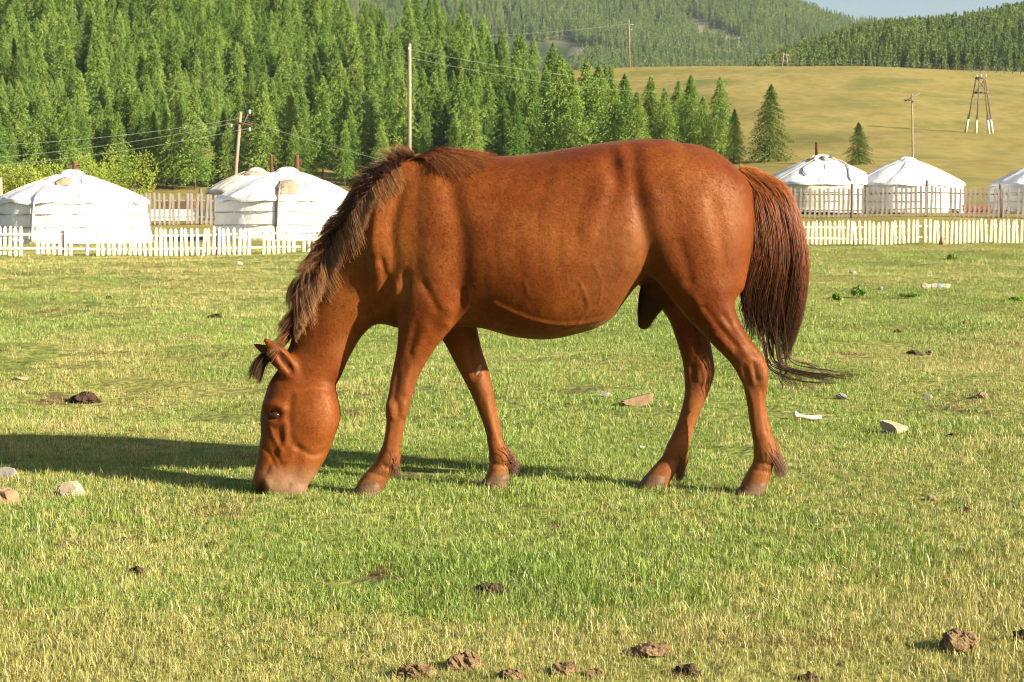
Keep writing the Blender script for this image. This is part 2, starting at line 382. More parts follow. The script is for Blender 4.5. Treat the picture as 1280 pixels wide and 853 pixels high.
# ------------------------------------------------------------------ horse
D0 = 6.75
def PXY(px, py, yc=0.0):
    p = at(px, py, D0 + yc); return p[0], p[2]
def cr(P, n=8):
    """Catmull-Rom through rows of P"""
    P = np.asarray(P, float); Q = np.vstack([2 * P[0] - P[1], P, 2 * P[-1] - P[-2]]); out = []
    for i in range(1, len(Q) - 2):
        for t in np.arange(n) / n:
            a, b, c, d = Q[i - 1], Q[i], Q[i + 1], Q[i + 2]
            out.append(.5 * (2 * b + (c - a) * t + (2 * a - 5 * b + 4 * c - d) * t * t + (3 * b - a - 3 * c + d) * t ** 3))
    out.append(P[-1]); return np.array(out)
VOX = .0065
gx = np.arange(-1.16, 1.12, VOX); gy = np.arange(-.40, .40, VOX); gz = np.arange(-.03, 1.47, VOX)
def sweep_field(ctrl, egg=0.0, pw=2.0, pad=.09, column=False):
    """ctrl rows: px, py, r(px), half depth(m), depth centre(m) -> (slices, field)"""
    rows = []
    for px, py, r, hy, yc in ctrl:
        X, Z = PXY(px, py, yc); rows.append((X, Z, r * (D0 + yc) / FPX, hy, yc))
    S = cr(rows)
    rm = S[:, 2].max() + pad
    ix = slice(max(0, np.searchsorted(gx, S[:, 0].min() - rm)), np.searchsorted(gx, S[:, 0].max() + rm))
    iz = slice(max(0, np.searchsorted(gz, S[:, 1].min() - rm)), np.searchsorted(gz, S[:, 1].max() + rm))
    ylo = (S[:, 4] - S[:, 3] * (1 + abs(egg))).min() - pad; yhi = (S[:, 4] + S[:, 3] * (1 + abs(egg))).max() + pad
    iy = slice(max(0, np.searchsorted(gy, ylo)), np.searchsorted(gy, yhi))
    X, Z = np.meshgrid(gx[ix], gz[iz], indexing='ij')
    best = np.full(X.shape, 1e9); par = np.zeros(X.shape + (3,)); sg = np.zeros(X.shape)
    if column:                                  # upright slices: top and bottom lines are followed exactly
        xc = np.clip(X, S[0, 0], S[-1, 0])
        sg = Z - np.interp(xc, S[:, 0], S[:, 1]); best = (X - xc) ** 2 + sg ** 2
        for q in range(3): par[..., q] = np.interp(xc, S[:, 0], S[:, 2 + q])
    for a, b in (() if column else zip(S[:-1], S[1:])):
        d = b[:2] - a[:2]; L = d @ d + 1e-12
        t = np.clip(((X - a[0]) * d[0] + (Z - a[1]) * d[1]) / L, 0, 1)
        ex = X - a[0] - t * d[0]; ez = Z - a[1] - t * d[1]; dd = ex * ex + ez * ez
        k = dd < best; best = np.where(k, dd, best)
        sgn = (d[0] * ez - d[1] * ex) / np.sqrt(L)
        sg = np.where(k, sgn, sg)
        for q in range(3): par[..., q] = np.where(k, a[2 + q] + t * (b[2 + q] - a[2 + q]), par[..., q])
    dist = np.sqrt(best); r = par[..., 0]; hy = par[..., 1] * (1 + egg * np.clip(sg / r, -1, 1)); yc = par[..., 2]
    y = gy[iy][None, :, None]; yy = y - yc[:, None, :]
    q = (np.abs(dist / r)[:, None, :] ** pw + np.abs(yy / hy[:, None, :]) ** pw) ** (1 / pw) + 1e-4
    rad = np.sqrt((dist ** 2)[:, None, :] + yy ** 2) + 1e-4
    return (ix, iy, iz), (rad * (1 - 1 / q)).astype(np.float32)
NF = [(548, 330, 60, .07, -.135), (540, 370, 48, .078, -.145), (531, 398, 36, .07, -.145), (522, 424, 26, .058, -.14), (515, 444, 20.5, .05, -.135), (507, 467, 17, .044, -.13), (501, 492, 15, .04, -.125), (496, 513, 14, .039, -.12), (494, 533, 11.5, .032, -.115), (490, 556, 11.5, .03, -.108), (486, 573, 14.5, .036, -.1), (478, 587, 13.5, .036, -.095), (468, 600, 15, .041, -.09), (460, 610, 15, .04, -.09)]
FF = [(556, 360, 40, .07, .135), (566, 395, 30, .068, .135), (575, 418, 23, .056, .13), (585, 445, 19, .05, .125), (595, 468, 17, .044, .12), (603, 491, 14, .04, .115), (610, 514, 11.5, .034, .11), (616, 536, 10, .03, .105), (620, 556, 10.5, .031, .1), (625, 572, 14, .037, .095), (624, 586, 13, .036, .09), (621, 599, 15, .04, .09), (617, 609, 15, .04, .09)]
NH = [(856, 270, 72, .11, -.13), (868, 315, 62, .11, -.14), (878, 352, 47, .095, -.14), (885, 378, 35, .08, -.14), (897, 401, 26, .066, -.135), (912, 423, 21, .056, -.13), (927, 441, 19, .05, -.125), (938, 457, 19.5, .044, -.12), (944, 476, 16.5, .041, -.115), (945, 498, 12.5, .035, -.11), (948, 521, 12, .033, -.105), (953, 545, 13, .034, -.1), (957, 563, 15.5, .039, -.095), (954, 580, 13.5, .036, -.09), (947, 597, 15, .04, -.085), (940, 610, 15, .04, -.08)]
FH = [(836, 320, 60, .1, .13), (846, 358, 38, .085, .13), (852, 380, 26, .07, .13), (857, 397, 20.5, .06, .13), (863, 414, 20.5, .055, .125), (868, 431, 20, .05, .12), (872, 448, 19.5, .046, .115), (874, 464, 19.5, .043, .11), (872, 482, 16.5, .04, .11), (868, 499, 13.5, .036, .105), (861, 520, 11.5, .033, .1), (853, 543, 11.5, .033, .095), (847, 560, 14, .038, .09), (839, 576, 13, .036, .085), (827, 593, 14.5, .039, .08), (815, 607, 15, .04, .08)]
PARTS = [  # ctrl, egg, power, blend
 ([(525, 299, 106, .205, 0), (560, 299, 110, .235, 0), (600, 303, 107, .262, 0), (640, 308, 112.5, .285, 0), (680, 308, 116.5, .298, 0), (720, 301, 116.5, .296, 0), (760, 290, 111, .28, 0), (800, 264, 89, .262, 0), (832, 263, 87.5, .248, 0), (852, 268, 88, .232, 0)], -.10, 2.15, .05),
 ([(530, 305, 88, .165, 0), (490, 322, 80, .15, 0), (455, 347, 58, .13, 0), (422, 388, 45, .105, 0), (404, 426, 39, .088, 0), (394, 455, 36, .078, 0)], 0, 2.0, .05),
 ([(382, 464, 32, .074, 0), (377, 490, 43, .09, -.01), (374, 520, 48, .092, -.025), (370, 548, 45, .08, -.04), (361, 574, 40, .066, -.055), (352, 595, 34.5, .058, -.065)], 0, 2.3, .03),
 ([(396, 500, 26, .078, -.015), (399, 520, 26, .08, -.025), (394, 536, 24, .074, -.03)], 0, 2.4, .02),          # jowl
 ([(468, 350, 36, .11, 0), (480, 372, 28, .10, 0), (500, 385, 24, .1, 0)], 0, 2.0, .05),              # breast
 (NF, 0, 2.0, .035), (FF, 0, 2.0, .035), (NH, 0, 2.0, .05), (FH, 0, 2.0, .05),
 ([(856, 330, 34, .075, -.15), (862, 352, 28, .065, -.155)], 0, 2.0, .04), ([(846, 335, 34, .075, .15), (852, 355, 28, .065, .155)], 0, 2.0, .04),
 ([(905, 250, 34, .09, -.07), (915, 300, 26, .085, -.08), (908, 350, 24, .07, -.09)], 0, 2.0, .05), ([(905, 250, 34, .09, .07), (912, 300, 26, .085, .08), (900, 345, 24, .07, .09)], 0, 2.0, .05),
 ([(905, 222, 12, .035, 0), (928, 226, 10, .03, 0), (942, 250, 8, .025, 0), (948, 285, 5, .018, 0)], 0, 2.0, .02),     # dock
 ([(838, 345, 26, .07, 0), (820, 366, 21, .05, 0), (810, 388, 14, .036, 0), (805, 404, 8.5, .024, 0)], 0, 2.0, .025),  # sheath
 ([(370, 475, 12, .028, -.055), (360, 459, 13, .03, -.072), (347, 442, 11, .025, -.082), (332, 425, 3.0, .01, -.084)], 0, 2.0, .018),   # near ear
 ([(362, 462, 11, .024, .055), (346, 448, 10, .022, .06), (332, 438, 7, .016, .062), (318, 431, 2.0, .006, .06)], 0, 2.0, .018),        # far ear
 ([(345, 598, 21, .064, -.065), (336, 602, 18, .062, -.065)], 0, 2.2, .02),      # nose
 ([(369, 609, 13, .045, -.06), (374, 609, 10, .04, -.06)], 0, 2.0, .012),      # chin
]
def surface_nets(F, org, h):
    s = F < 0
    c = [s[a:s.shape[0] - 1 + a, b:s.shape[1] - 1 + b, d:s.shape[2] - 1 + d] for a in (0, 1) for b in (0, 1) for d in (0, 1)]
    n = sum(x.astype(np.int8) for x in c); act = (n > 0) & (n < 8)
    I = np.argwhere(act); idx = -np.ones(act.shape, np.int32); idx[act] = np.arange(len(I))
    offs = np.array([(a, b, d) for a in (0, 1) for b in (0, 1) for d in (0, 1)])
    val = np.stack([F[I[:, 0] + a, I[:, 1] + b, I[:, 2] + d] for a, b, d in offs], 1)
    P = np.zeros((len(I), 3)); cnt = np.zeros(len(I))
    for p in range(8):
        for q in range(p + 1, 8):
            if np.abs(offs[p] - offs[q]).sum() != 1: continue
            k = (val[:, p] < 0) != (val[:, q] < 0); t = np.where(k, val[:, p] / (val[:, p] - val[:, q] + 1e-12), 0)
            P += np.where(k[:, None], offs[p] + t[:, None] * (offs[q] - offs[p]), 0); cnt += k
    V = org + (I + P / cnt[:, None]) * h
    Q = []
    for ax in range(3):
        u, v = [(1, 2), (2, 0), (0, 1)][ax]
        sl0 = [slice(1, -1)] * 3; sl1 = [slice(1, -1)] * 3; sl0[ax] = slice(0, -1); sl1[ax] = slice(1, None)
        a, b = s[tuple(sl0)], s[tuple(sl1)]; E = np.argwhere(a != b); flip = a[a != b]
        base = E + 1; base[:, ax] -= 1
        def cell(du, dv):
            k = base.copy(); k[:, u] -= du; k[:, v] -= dv; return idx[k[:, 0], k[:, 1], k[:, 2]]
        q = np.stack([cell(0, 0), cell(1, 0), cell(1, 1), cell(0, 1)], 1)
        q[~flip] = q[~flip][:, ::-1]; Q.append(q)
    return V, np.concatenate(Q)
def polydist(V2, pts):
    P = np.asarray(pts, float); best = np.full(len(V2), 1e9)
    for a, b in zip(P[:-1], P[1:]):
        d = b - a; t = np.clip(((V2 - a) @ d) / (d @ d + 1e-9), 0, 1); e = V2 - a - t[:, None] * d
        best = np.minimum(best, (e * e).sum(1))
    return np.sqrt(best)
# relief of the coat: (path in photo pixels, width px, height mm)
RELIEF = [
 ([(789, 190), (795, 235), (806, 290), (812, 335)], 11, -11), ([(767, 205), (770, 225)], 12, -13), ([(776, 186), (782, 200)], 11, 7), ([(755, 225), (745, 260), (735, 290)], 13, 5),
 ([(775, 290), (790, 325)], 26, 9), ([(815, 240), (830, 300), (836, 335)], 16, 6),
 ([(618, 379), (645, 392), (680, 403), (720, 405), (760, 396), (785, 380), (799, 352)], 2.3, 4.2), ([(724, 352), (735, 383), (722, 404)], 2, 2.2), ([(655, 350), (662, 372)], 2.2, 1.2), ([(742, 330), (752, 355), (748, 380)], 2, 1.4),
 ([(557, 205), (568, 255), (577, 310), (576, 352)], 13, -10), ([(540, 230), (533, 290), (538, 330)], 22, 8), ([(545, 345), (550, 370)], 24, 9),
 ([(502, 232), (489, 285), (492, 330), (480, 378)], 8, -7), ([(462, 248), (453, 300), (449, 350), (456, 392)], 7, -7), ([(477, 325), (480, 350), (472, 386)], 3.6, -6), ([(464, 322), (464, 355), (468, 388)], 3.2, -5), ([(455, 325), (456, 360), (462, 392)], 3.2, -5), ([(485, 345), (483, 375)], 3, -4),
 ([(474, 245), (468, 300), (470, 340)], 9, 5), ([(506, 345), (503, 372), (492, 398)], 7, -9), ([(495, 360), (488, 382)], 7, 7),
 ([(577, 365), (575, 385), (566, 402)], 5, -9), ([(560, 388), (556, 402)], 9, 7), ([(530, 355), (545, 385)], 5, -5), ([(520, 405), (512, 440)], 4, -3), ([(533, 410), (520, 440)], 5, 4),
 ([(850, 305), (857, 330), (862, 352)], 7, -4), ([(880, 385), (900, 410), (920, 432)], 4, -5), ([(868, 372), (890, 402)], 5, 4), ([(905, 395), (925, 425), (945, 447)], 4, -4), ([(890, 250), (903, 310), (905, 350)], 10, -4), ([(850, 225), (870, 290)], 22, 5),
 ([(641, 215), (622, 260), (618, 310), (626, 355)], 6, -.7), ([(664, 212), (648, 260), (645, 310), (652, 360)], 6, -.7), ([(687, 210), (674, 260), (672, 310), (678, 365)], 6, -.7), ([(710, 210), (700, 260), (698, 310), (704, 360)], 6, -.7), ([(733, 215), (724, 260), (722, 310)], 6, -.7),
 ([(372, 560), (392, 569), (410, 562), (424, 540)], 4, -5), ([(364, 492), (361, 525), (364, 548), (373, 561)], 5, -4), ([(372, 487), (395, 484), (420, 492)], 4, -4), ([(392, 520), (398, 535)], 17, 5),
 ([(333, 508), (345, 506), (354, 511)], 5.5, 9), ([(336, 527), (346, 529), (354, 526)], 4, 4), ([(344, 519), (345, 519)], 5.5, -6), ([(348, 538), (352, 552)], 6, -5), ([(358, 530), (356, 552), (350, 566)], 3.5, 5), ([(338, 534), (343, 548), (352, 563)], 2, 4), ([(330, 560), (338, 570), (345, 584)], 2.5, -3.5), ([(344, 566), (350, 580)], 3, -4), ([(340, 575), (333, 590)], 3, -3),
 ([(325, 607), (328, 613)], 4.5, -16), ([(333, 600), (336, 606)], 5, 5), ([(362, 607), (358, 613), (348, 618)], 2.0, -5), ([(372, 572), (368, 595)], 8, -4),
 ([(470, 262), (466, 300)], 6, 3),
 ([(497, 470), (492, 500)], 4, -4), ([(505, 525), (501, 560)], 2.6, -4), ([(488, 508), (492, 516)], 6, 3), ([(606, 450), (612, 480)], 3, -3), ([(618, 515), (626, 556)], 2.4, -3), ([(953, 490), (958, 540)], 2.6, -4), ([(930, 460), (936, 480)], 4, -4), ([(955, 455), (952, 470)], 4, 4), ([(862, 505), (850, 545)], 2.6, -3), ([(882, 460), (878, 478)], 4, 4),
 ([(490, 470), (487, 498)], 5, 3), ([(512, 455), (506, 490)], 4, 3), ([(486, 505), (490, 520)], 5, 5), ([(505, 506), (504, 518)], 4, 4), ([(497, 505), (496, 520)], 3, -3), ([(487, 530), (484, 560)], 3.5, 3), ([(482, 572), (490, 580)], 6, 1), ([(480, 583), (494, 588)], 3, -5),
 ([(584, 440), (594, 475)], 4, -4), ([(599, 480), (604, 496)], 6, 4), ([(613, 478), (616, 495)], 4, 4), ([(607, 505), (616, 545)], 3, 3), ([(620, 572), (632, 576)], 6, 1), ([(612, 585), (636, 588)], 3, -5),
 ([(925, 470), (938, 495)], 4, 4), ([(942, 455), (946, 475)], 3, -5), ([(960, 458), (954, 480)], 3.5, 5), ([(940, 500), (944, 545)], 3.5, 3), ([(952, 562), (962, 566)], 7, 1), ([(942, 578), (966, 582)], 3, -5), ([(918, 412), (934, 440)], 6, 4), ([(895, 420), (915, 440)], 4, 4),
 ([(856, 466), (860, 490)], 4, 4), ([(870, 462), (872, 480)], 3, -5), ([(890, 462), (884, 482)], 4, 5), ([(856, 515), (844, 550)], 3.5, 3), ([(842, 560), (854, 564)], 6, 1), ([(830, 576), (850, 580)], 3, -5), ([(862, 400), (874, 440)], 5, -4),
 ([(462, 590), (480, 596)], 2.5, -3), ([(940, 586), (962, 590)], 2.5, -3),
]
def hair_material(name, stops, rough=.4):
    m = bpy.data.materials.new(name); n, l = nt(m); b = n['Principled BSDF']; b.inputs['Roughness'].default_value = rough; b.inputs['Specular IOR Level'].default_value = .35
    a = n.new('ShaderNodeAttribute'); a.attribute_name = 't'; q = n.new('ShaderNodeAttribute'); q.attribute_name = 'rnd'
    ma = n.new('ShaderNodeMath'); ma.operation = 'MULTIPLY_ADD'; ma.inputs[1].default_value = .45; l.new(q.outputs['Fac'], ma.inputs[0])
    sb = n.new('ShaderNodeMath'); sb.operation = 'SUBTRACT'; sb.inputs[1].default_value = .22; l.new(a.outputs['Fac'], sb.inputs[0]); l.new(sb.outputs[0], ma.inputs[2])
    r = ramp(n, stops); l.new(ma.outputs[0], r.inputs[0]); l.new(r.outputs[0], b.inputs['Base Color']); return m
def strands(name, P, r0, m, parent, taper=.25, t0=0.0):
    """P: (N,S,3) strand points in world space -> one mesh of thin three-sided hairs"""
    N, S, _ = P.shape; T = np.gradient(P, axis=1); T /= np.linalg.norm(T, axis=2)[..., None] + 1e-9
    A = np.cross(T, np.array([.2, 1.0, .1])); A /= np.linalg.norm(A, axis=2)[..., None] + 1e-9; B = np.cross(T, A)
    u = np.linspace(0, 1, S); rad = (np.broadcast_to(np.asarray(r0), (N,))[:, None] * (1 - (1 - taper) * u ** 2)[None])[..., None]
    ang = [0, 2.094, 4.189]
    V = np.stack([P + rad * (A * cos(q) + B * sin(q)) for q in ang], 2)         # N,S,3,3
    i = np.arange(N)[:, None, None] * S * 3 + np.arange(S - 1)[None, :, None] * 3 + np.arange(3)[None, None, :]
    j = np.arange(N)[:, None, None] * S * 3 + np.arange(S - 1)[None, :, None] * 3 + ((np.arange(3) + 1) % 3)[None, None, :]
    F = np.stack([i, j, j + 3, i + 3], -1).reshape(-1, 4)
    o = mesh(name, V.reshape(-1, 3), F, m, parent)
    a = o.data.attributes.new('t', 'FLOAT', 'POINT'); a.data.foreach_set('value', np.broadcast_to((np.broadcast_to(t0, (N,))[:, None] * (1 - u[None]) + u[None])[..., None], (N, S, 3)).astype(np.float32).ravel())
    a = o.data.attributes.new('rnd', 'FLOAT', 'POINT'); a.data.foreach_set('value', np.broadcast_to(RS.rand(N)[:, None, None], (N, S, 3)).astype(np.float32).ravel())
    return o
def paths(ctrl, S):
    """ctrl (N,K,3) -> smooth (N,S,3) Bezier-like (de Casteljau)"""
    K = ctrl.shape[1]; out = []
    for t in np.linspace(0, 1, S):
        q = ctrl
        for _ in range(K - 1): q = q[:, :-1] * (1 - t) + q[:, 1:] * t
        out.append(q[:, 0])
    return np.stack(out, 1)
def p3(px, py, y): X, Z = PXY(px, py, y); return np.array([X, D0 + y, Z])
def P3(px, py, y):
    px = np.asarray(px, float); py = np.asarray(py, float); y = np.asarray(y, float)
    u = (px - 640) / FPX; v = (426.5 - py) / FPX; Yv = D0 + y; dy = cos(PITCH) + v * sin(PITCH); dz = -sin(PITCH) + v * cos(PITCH)
    return np.stack([u * Yv / dy, Yv, HC + dz * Yv / dy], -1)
def coat_material():
    m = bpy.data.materials.new('chestnut_coat'); n, l = nt(m); b = n['Principled BSDF']
    b.inputs['Roughness'].default_value = .52; b.inputs['Specular IOR Level'].default_value = .26
    b.inputs['Specular Tint'].default_value = (1, .68, .42, 1); b.inputs['Sheen Weight'].default_value = .06; b.inputs['Sheen Roughness'].default_value = .4; b.inputs['Sheen Tint'].default_value = (1, .6, .35, 1)
    tc = n.new('ShaderNodeTexCoord')
    def noise(sc, det, st=(1, 1, 1)):
        mp = n.new('ShaderNodeMapping'); mp.inputs['Scale'].default_value = st; l.new(tc.outputs['Object'], mp.inputs[0])
        t = n.new('ShaderNodeTexNoise'); t.inputs['Scale'].default_value = sc; t.inputs['Detail'].default_value = det; l.new(mp.outputs[0], t.inputs[0]); return t.outputs[0]
    big = ramp(n, [(.33, (.098, .0195, .0037)), (.52, (.143, .0355, .0064)), (.7, (.205, .062, .0125))]); l.new(noise(3.2, 5), big.inputs[0])
    hairn = noise(1.0, 3, (90, 160, 420))
    hr = ramp(n, [(.3, (.74, .74, .74)), (.7, (1.16, 1.16, 1.16))]); l.new(hairn, hr.inputs[0])
    mm = n.new('ShaderNodeMix'); mm.data_type = 'RGBA'; mm.blend_type = 'MULTIPLY'; mm.inputs[0].default_value = 1; l.new(big.outputs[0], mm.inputs[6]); l.new(hr.outputs[0], mm.inputs[7])
    md = ramp(n, [(.3, (.75, .7, .66)), (.7, (1.2, 1.22, 1.25))]); l.new(noise(22, 5, (1, 1, 1.6)), md.inputs[0]); m3 = n.new('ShaderNodeMix'); m3.data_type = 'RGBA'; m3.blend_type = 'MULTIPLY'; m3.inputs[0].default_value = .35; l.new(mm.outputs[2], m3.inputs[6]); l.new(md.outputs[0], m3.inputs[7]); mm = m3
    def over(prev, attr, col):
        a = n.new('ShaderNodeAttribute'); a.attribute_name = attr; x = n.new('ShaderNodeMix'); x.data_type = 'RGBA'; l.new(a.outputs['Fac'], x.inputs[0]); l.new(prev, x.inputs[6]); x.inputs[7].default_value = (*col, 1); return x.outputs[2]
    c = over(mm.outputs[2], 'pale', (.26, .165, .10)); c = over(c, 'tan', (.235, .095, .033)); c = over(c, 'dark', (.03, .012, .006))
    hv = n.new('ShaderNodeAttribute'); hv.attribute_name = 'hairv'; h1 = n.new('ShaderNodeMath'); h1.operation = 'MULTIPLY_ADD'; l.new(hv.outputs['Fac'], h1.inputs[0]); h1.inputs[1].default_value = .17; h1.inputs[2].default_value = 1
    vm = n.new('ShaderNodeVectorMath'); vm.operation = 'SCALE'; l.new(c, vm.inputs[0]); l.new(h1.outputs[0], vm.inputs['Scale']); c = vm.outputs[0]
    l.new(c, b.inputs['Base Color'])
    bp = n.new('ShaderNodeBump'); bp.inputs['Strength'].default_value = .22; bp.inputs['Distance'].default_value = .003; l.new(hairn, bp.inputs['Height'])
    b2 = n.new('ShaderNodeBump'); b2.inputs['Strength'].default_value = .35; b2.inputs['Distance'].default_value = .012; l.new(noise(16, 5, (1, 1, .6)), b2.inputs['Height']); l.new(bp.outputs[0], b2.inputs['Normal'])
    l.new(b2.outputs[0], b.inputs['Normal'])
    return m
def build_horse():
    root = thing('horse', 'chestnut horse grazing with its head down on the meadow', 'horse', (0, D0, 0))
    F = np.full((len(gx), len(gy), len(gz)), .5, np.float32)
    for ip, (ctrl, egg, pw, k) in enumerate(PARTS):
        sl, f = sweep_field(ctrl, egg, pw, column=ip == 0); a = F[sl]
        h = np.maximum(k - np.abs(a - f), 0) / k; F[sl] = np.minimum(a, f) - h * h * k * .25
    for ctrl in ([(363, 464, 5, .02, -.102), (354, 451, 6.5, .02, -.110), (346, 441, 4.5, .015, -.110)], [(356, 458, 5.5, .02, .096), (342, 446, 5.5, .018, .094), (328, 437, 2.5, .01, .086)]):
        sl, f = sweep_field(ctrl, pad=.05); F[sl] = np.maximum(F[sl], -f)          # the hollow of each ear
    V, Q = surface_nets(F, np.array([gx[0], gy[0], gz[0]]), VOX)
    V[:, 1] += D0
    # light smoothing
    def smooth(V, it, w):
        e = np.concatenate([Q[:, [0, 1]], Q[:, [1, 2]], Q[:, [2, 3]], Q[:, [3, 0]]]); e = np.concatenate([e, e[:, ::-1]])
        deg = np.bincount(e[:, 0], minlength=len(V))[:, None] + 1e-9
        for _ in range(it):
            s = np.stack([np.bincount(e[:, 0], V[e[:, 1], q], len(V)) for q in range(3)], 1) / deg; V = V + w * (s - V)
        return V
    V = smooth(V, 3, .5)
    def normals(V):
        d = np.cross(V[Q[:, 2]] - V[Q[:, 0]], V[Q[:, 3]] - V[Q[:, 1]]); N = np.zeros_like(V)
        for k in range(4):
            for q in range(3): N[:, q] += np.bincount(Q[:, k], d[:, q], len(V))
        return N / (np.linalg.norm(N, axis=1)[:, None] + 1e-12)
    N = normals(V)
    def proj(V):
        Y = V[:, 1]; x = V[:, 0]; z = V[:, 2] - HC
        cz = Y * cos(PITCH) - z * sin(PITCH); cv = Y * sin(PITCH) + z * cos(PITCH)
        return np.stack([640 + FPX * x / cz, 426.5 - FPX * cv / cz], 1)
    # both flanks carry the relief; the far one is mirrored through the middle plane
    Vm = V.copy(); Vm[:, 1] = D0 - np.abs(V[:, 1] - D0); UV = proj(Vm); side = np.clip(np.abs(N[:, 1]) * 1.6, 0, 1)
    near = V[:, 1] < D0
    amt = np.zeros(len(V))
    legs = UV[:, 1] > 440
    for pth, w, mmh in RELIEF:
        lo = np.min(np.array(pth), 0) - 3 * w; hi = np.max(np.array(pth), 0) + 3 * w
        k = np.where(((UV > lo) & (UV < hi)).all(1))[0]
        if len(k) == 0: continue
        pp = cr(pth, 5) if len(pth) > 2 else pth
        d = polydist(UV[k], pp); amt[k] += np.exp(-(d / w) ** 2) * mmh * .001
    amt *= 1.3
    V = V + N * (amt * side)[:, None]
    V = smooth(V, 1, .4)
    UVr = proj(V)
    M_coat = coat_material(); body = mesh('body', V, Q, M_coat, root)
    ex = UVr[:, 0]; ey = UVr[:, 1]
    def blob(cx, cy, rx, ry): return np.clip(1.3 - 1.3 * np.sqrt(((ex - cx) / rx) ** 2 + ((ey - cy) / ry) ** 2), 0, 1)
    pale = np.clip((ey - 578) / 34, 0, 1) * (ex < 400) * np.clip((ex - 318) / 20, .1, 1); pale = np.maximum(pale, blob(375, 610, 18, 18)) * .9
    tan = np.maximum.reduce([np.clip((ey - 560) / 30, 0, .75) * (ex > 430), blob(785, 320, 60, 75) * .4, blob(755, 365, 60, 40) * .25, blob(430, 440, 22, 30) * .35, np.clip((ey - 430) / 120, 0, .35) * (ex > 430)])  # tan lower legs; flank patches are lighter coat with sun highlight painted in
    dark = np.maximum.reduce([blob(808, 385, 40, 45) * (np.abs(V[:, 1] - D0) < .1) * (ey > 335), blob(326, 611, 9, 11), blob(344, 519, 13, 8) * .8, blob(351, 448, 10, 14) * (V[:, 1] < D0 - .05) * (V[:, 1] > D0 - .094) * .85])  # groin shade painted over the sheath; nostril, eye rim, ear hollow coloured dark
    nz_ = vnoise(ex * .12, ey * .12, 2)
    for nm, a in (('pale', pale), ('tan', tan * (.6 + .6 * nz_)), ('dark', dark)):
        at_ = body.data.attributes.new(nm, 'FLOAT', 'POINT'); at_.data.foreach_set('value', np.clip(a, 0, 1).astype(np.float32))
    # short lying hair of the coat: thin slips following the lie of the hair
    N2 = normals(V); rs = np.random.RandomState(17); nh = 170000; fv = V[Q]; fa = np.linalg.norm(np.cross(fv[:, 2] - fv[:, 0], fv[:, 3] - fv[:, 1]), axis=1); fi = rs.choice(len(Q), nh, p=fa / fa.sum())
    w4 = rs.dirichlet((1, 1, 1, 1), nh); base = (fv[fi] * w4[..., None]).sum(1); qi = Q[fi, 0]; nn = N2[qi]; uvh = UVr[qi]
    wx = np.where(uvh[:, 1] > 430, .05, np.where(uvh[:, 0] > 500, 1.3, .35)); wx = np.where((uvh[:, 0] < 430) & (uvh[:, 1] > 455), -.15, wx)
    fl = np.stack([wx, np.zeros(nh), -np.ones(nh)], 1) + rs.normal(0, .16, (nh, 3)); fl -= (fl * nn).sum(1)[:, None] * nn; fl /= np.linalg.norm(fl, axis=1)[:, None] + 1e-9
    sd = np.cross(fl, nn); ln = rs.uniform(.008, .017, nh)[:, None] * np.where(uvh[:, 1] > 430, .75, 1)[:, None]; wd = rs.uniform(.0003, .0006, nh)[:, None]
    tip = base + fl * ln + nn * (.0012 + .05 * ln); b0 = base - nn * .0008
    HV = np.stack([b0 - sd * wd, b0 + sd * wd, tip + sd * wd * .4, tip - sd * wd * .4], 1).reshape(-1, 3)
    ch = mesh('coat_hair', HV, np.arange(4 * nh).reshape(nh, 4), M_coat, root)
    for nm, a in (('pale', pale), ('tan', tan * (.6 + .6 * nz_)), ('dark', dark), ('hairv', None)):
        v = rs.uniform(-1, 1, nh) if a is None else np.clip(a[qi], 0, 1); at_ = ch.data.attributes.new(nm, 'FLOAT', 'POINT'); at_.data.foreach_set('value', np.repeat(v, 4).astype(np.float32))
    # eyes
    M_eye = mat('horse_eye', (.02, .008, .004), (.05, .018, .008), rough=.18, bump=0, spec=.35)
    for s in (-1, 1):
        # surface depth at the eye
        k = np.where(((UV - np.array([344, 519])) ** 2).sum(1) < 9)[0]; k = k[(V[k, 1] < D0) if s < 0 else (V[k, 1] > D0)]
        yy = np.mean(V[k, 1]) - D0; c = p3(344, 519, yy); c[1] += s * .001
        a = np.arange(12) * 2 * pi / 12; vs = []; fs = []
        for i, ph in enumerate(np.linspace(-pi / 2, pi / 2, 9)):
            for t in a: vs.append(c + np.array([cos(ph) * cos(t) * .022, sin(ph) * .017 , cos(ph) * sin(t) * .016]))
        for i in range(8):
            for j in range(12): fs.append((i * 12 + j, i * 12 + (j + 1) % 12, (i + 1) * 12 + (j + 1) % 12, (i + 1) * 12 + j))
        mesh('eye', vs, fs, M_eye, body)
    # hooves
    M_hoof = mat('horse_hoof', (.15, .085, .042), (.08, .044, .023), scale=18, rough=.6, stretch=(1, 1, 3))
    for (px, y) in ((463, -.09), (621, .09), (943, -.08), (819, .08)):
        X, _ = PXY(px, 610, y); z0 = hz(X, D0 + y); vs = []; fs = []; n = 18
        for zz, ox, rx, ry in ((-.01, -.016, .070, .054), (.008, -.012, .068, .053), (.032, .002, .058, .047), (.052, .012, .051, .043), (.062, .016, .032, .028)):
            for j in range(n):
                a = j * 2 * pi / n; fl = .82 if cos(a) > .5 else 1
                vs.append((X + ox + rx * cos(a) * fl, D0 + y + ry * sin(a), z0 + zz))
        for i in range(4):
            for j in range(n): fs.append((i * n + j, i * n + (j + 1) % n, (i + 1) * n + (j + 1) % n, (i + 1) * n + j))
        fs.append(tuple(range(4 * n, 5 * n)))
        mesh('hoof', vs, fs, M_hoof, root)
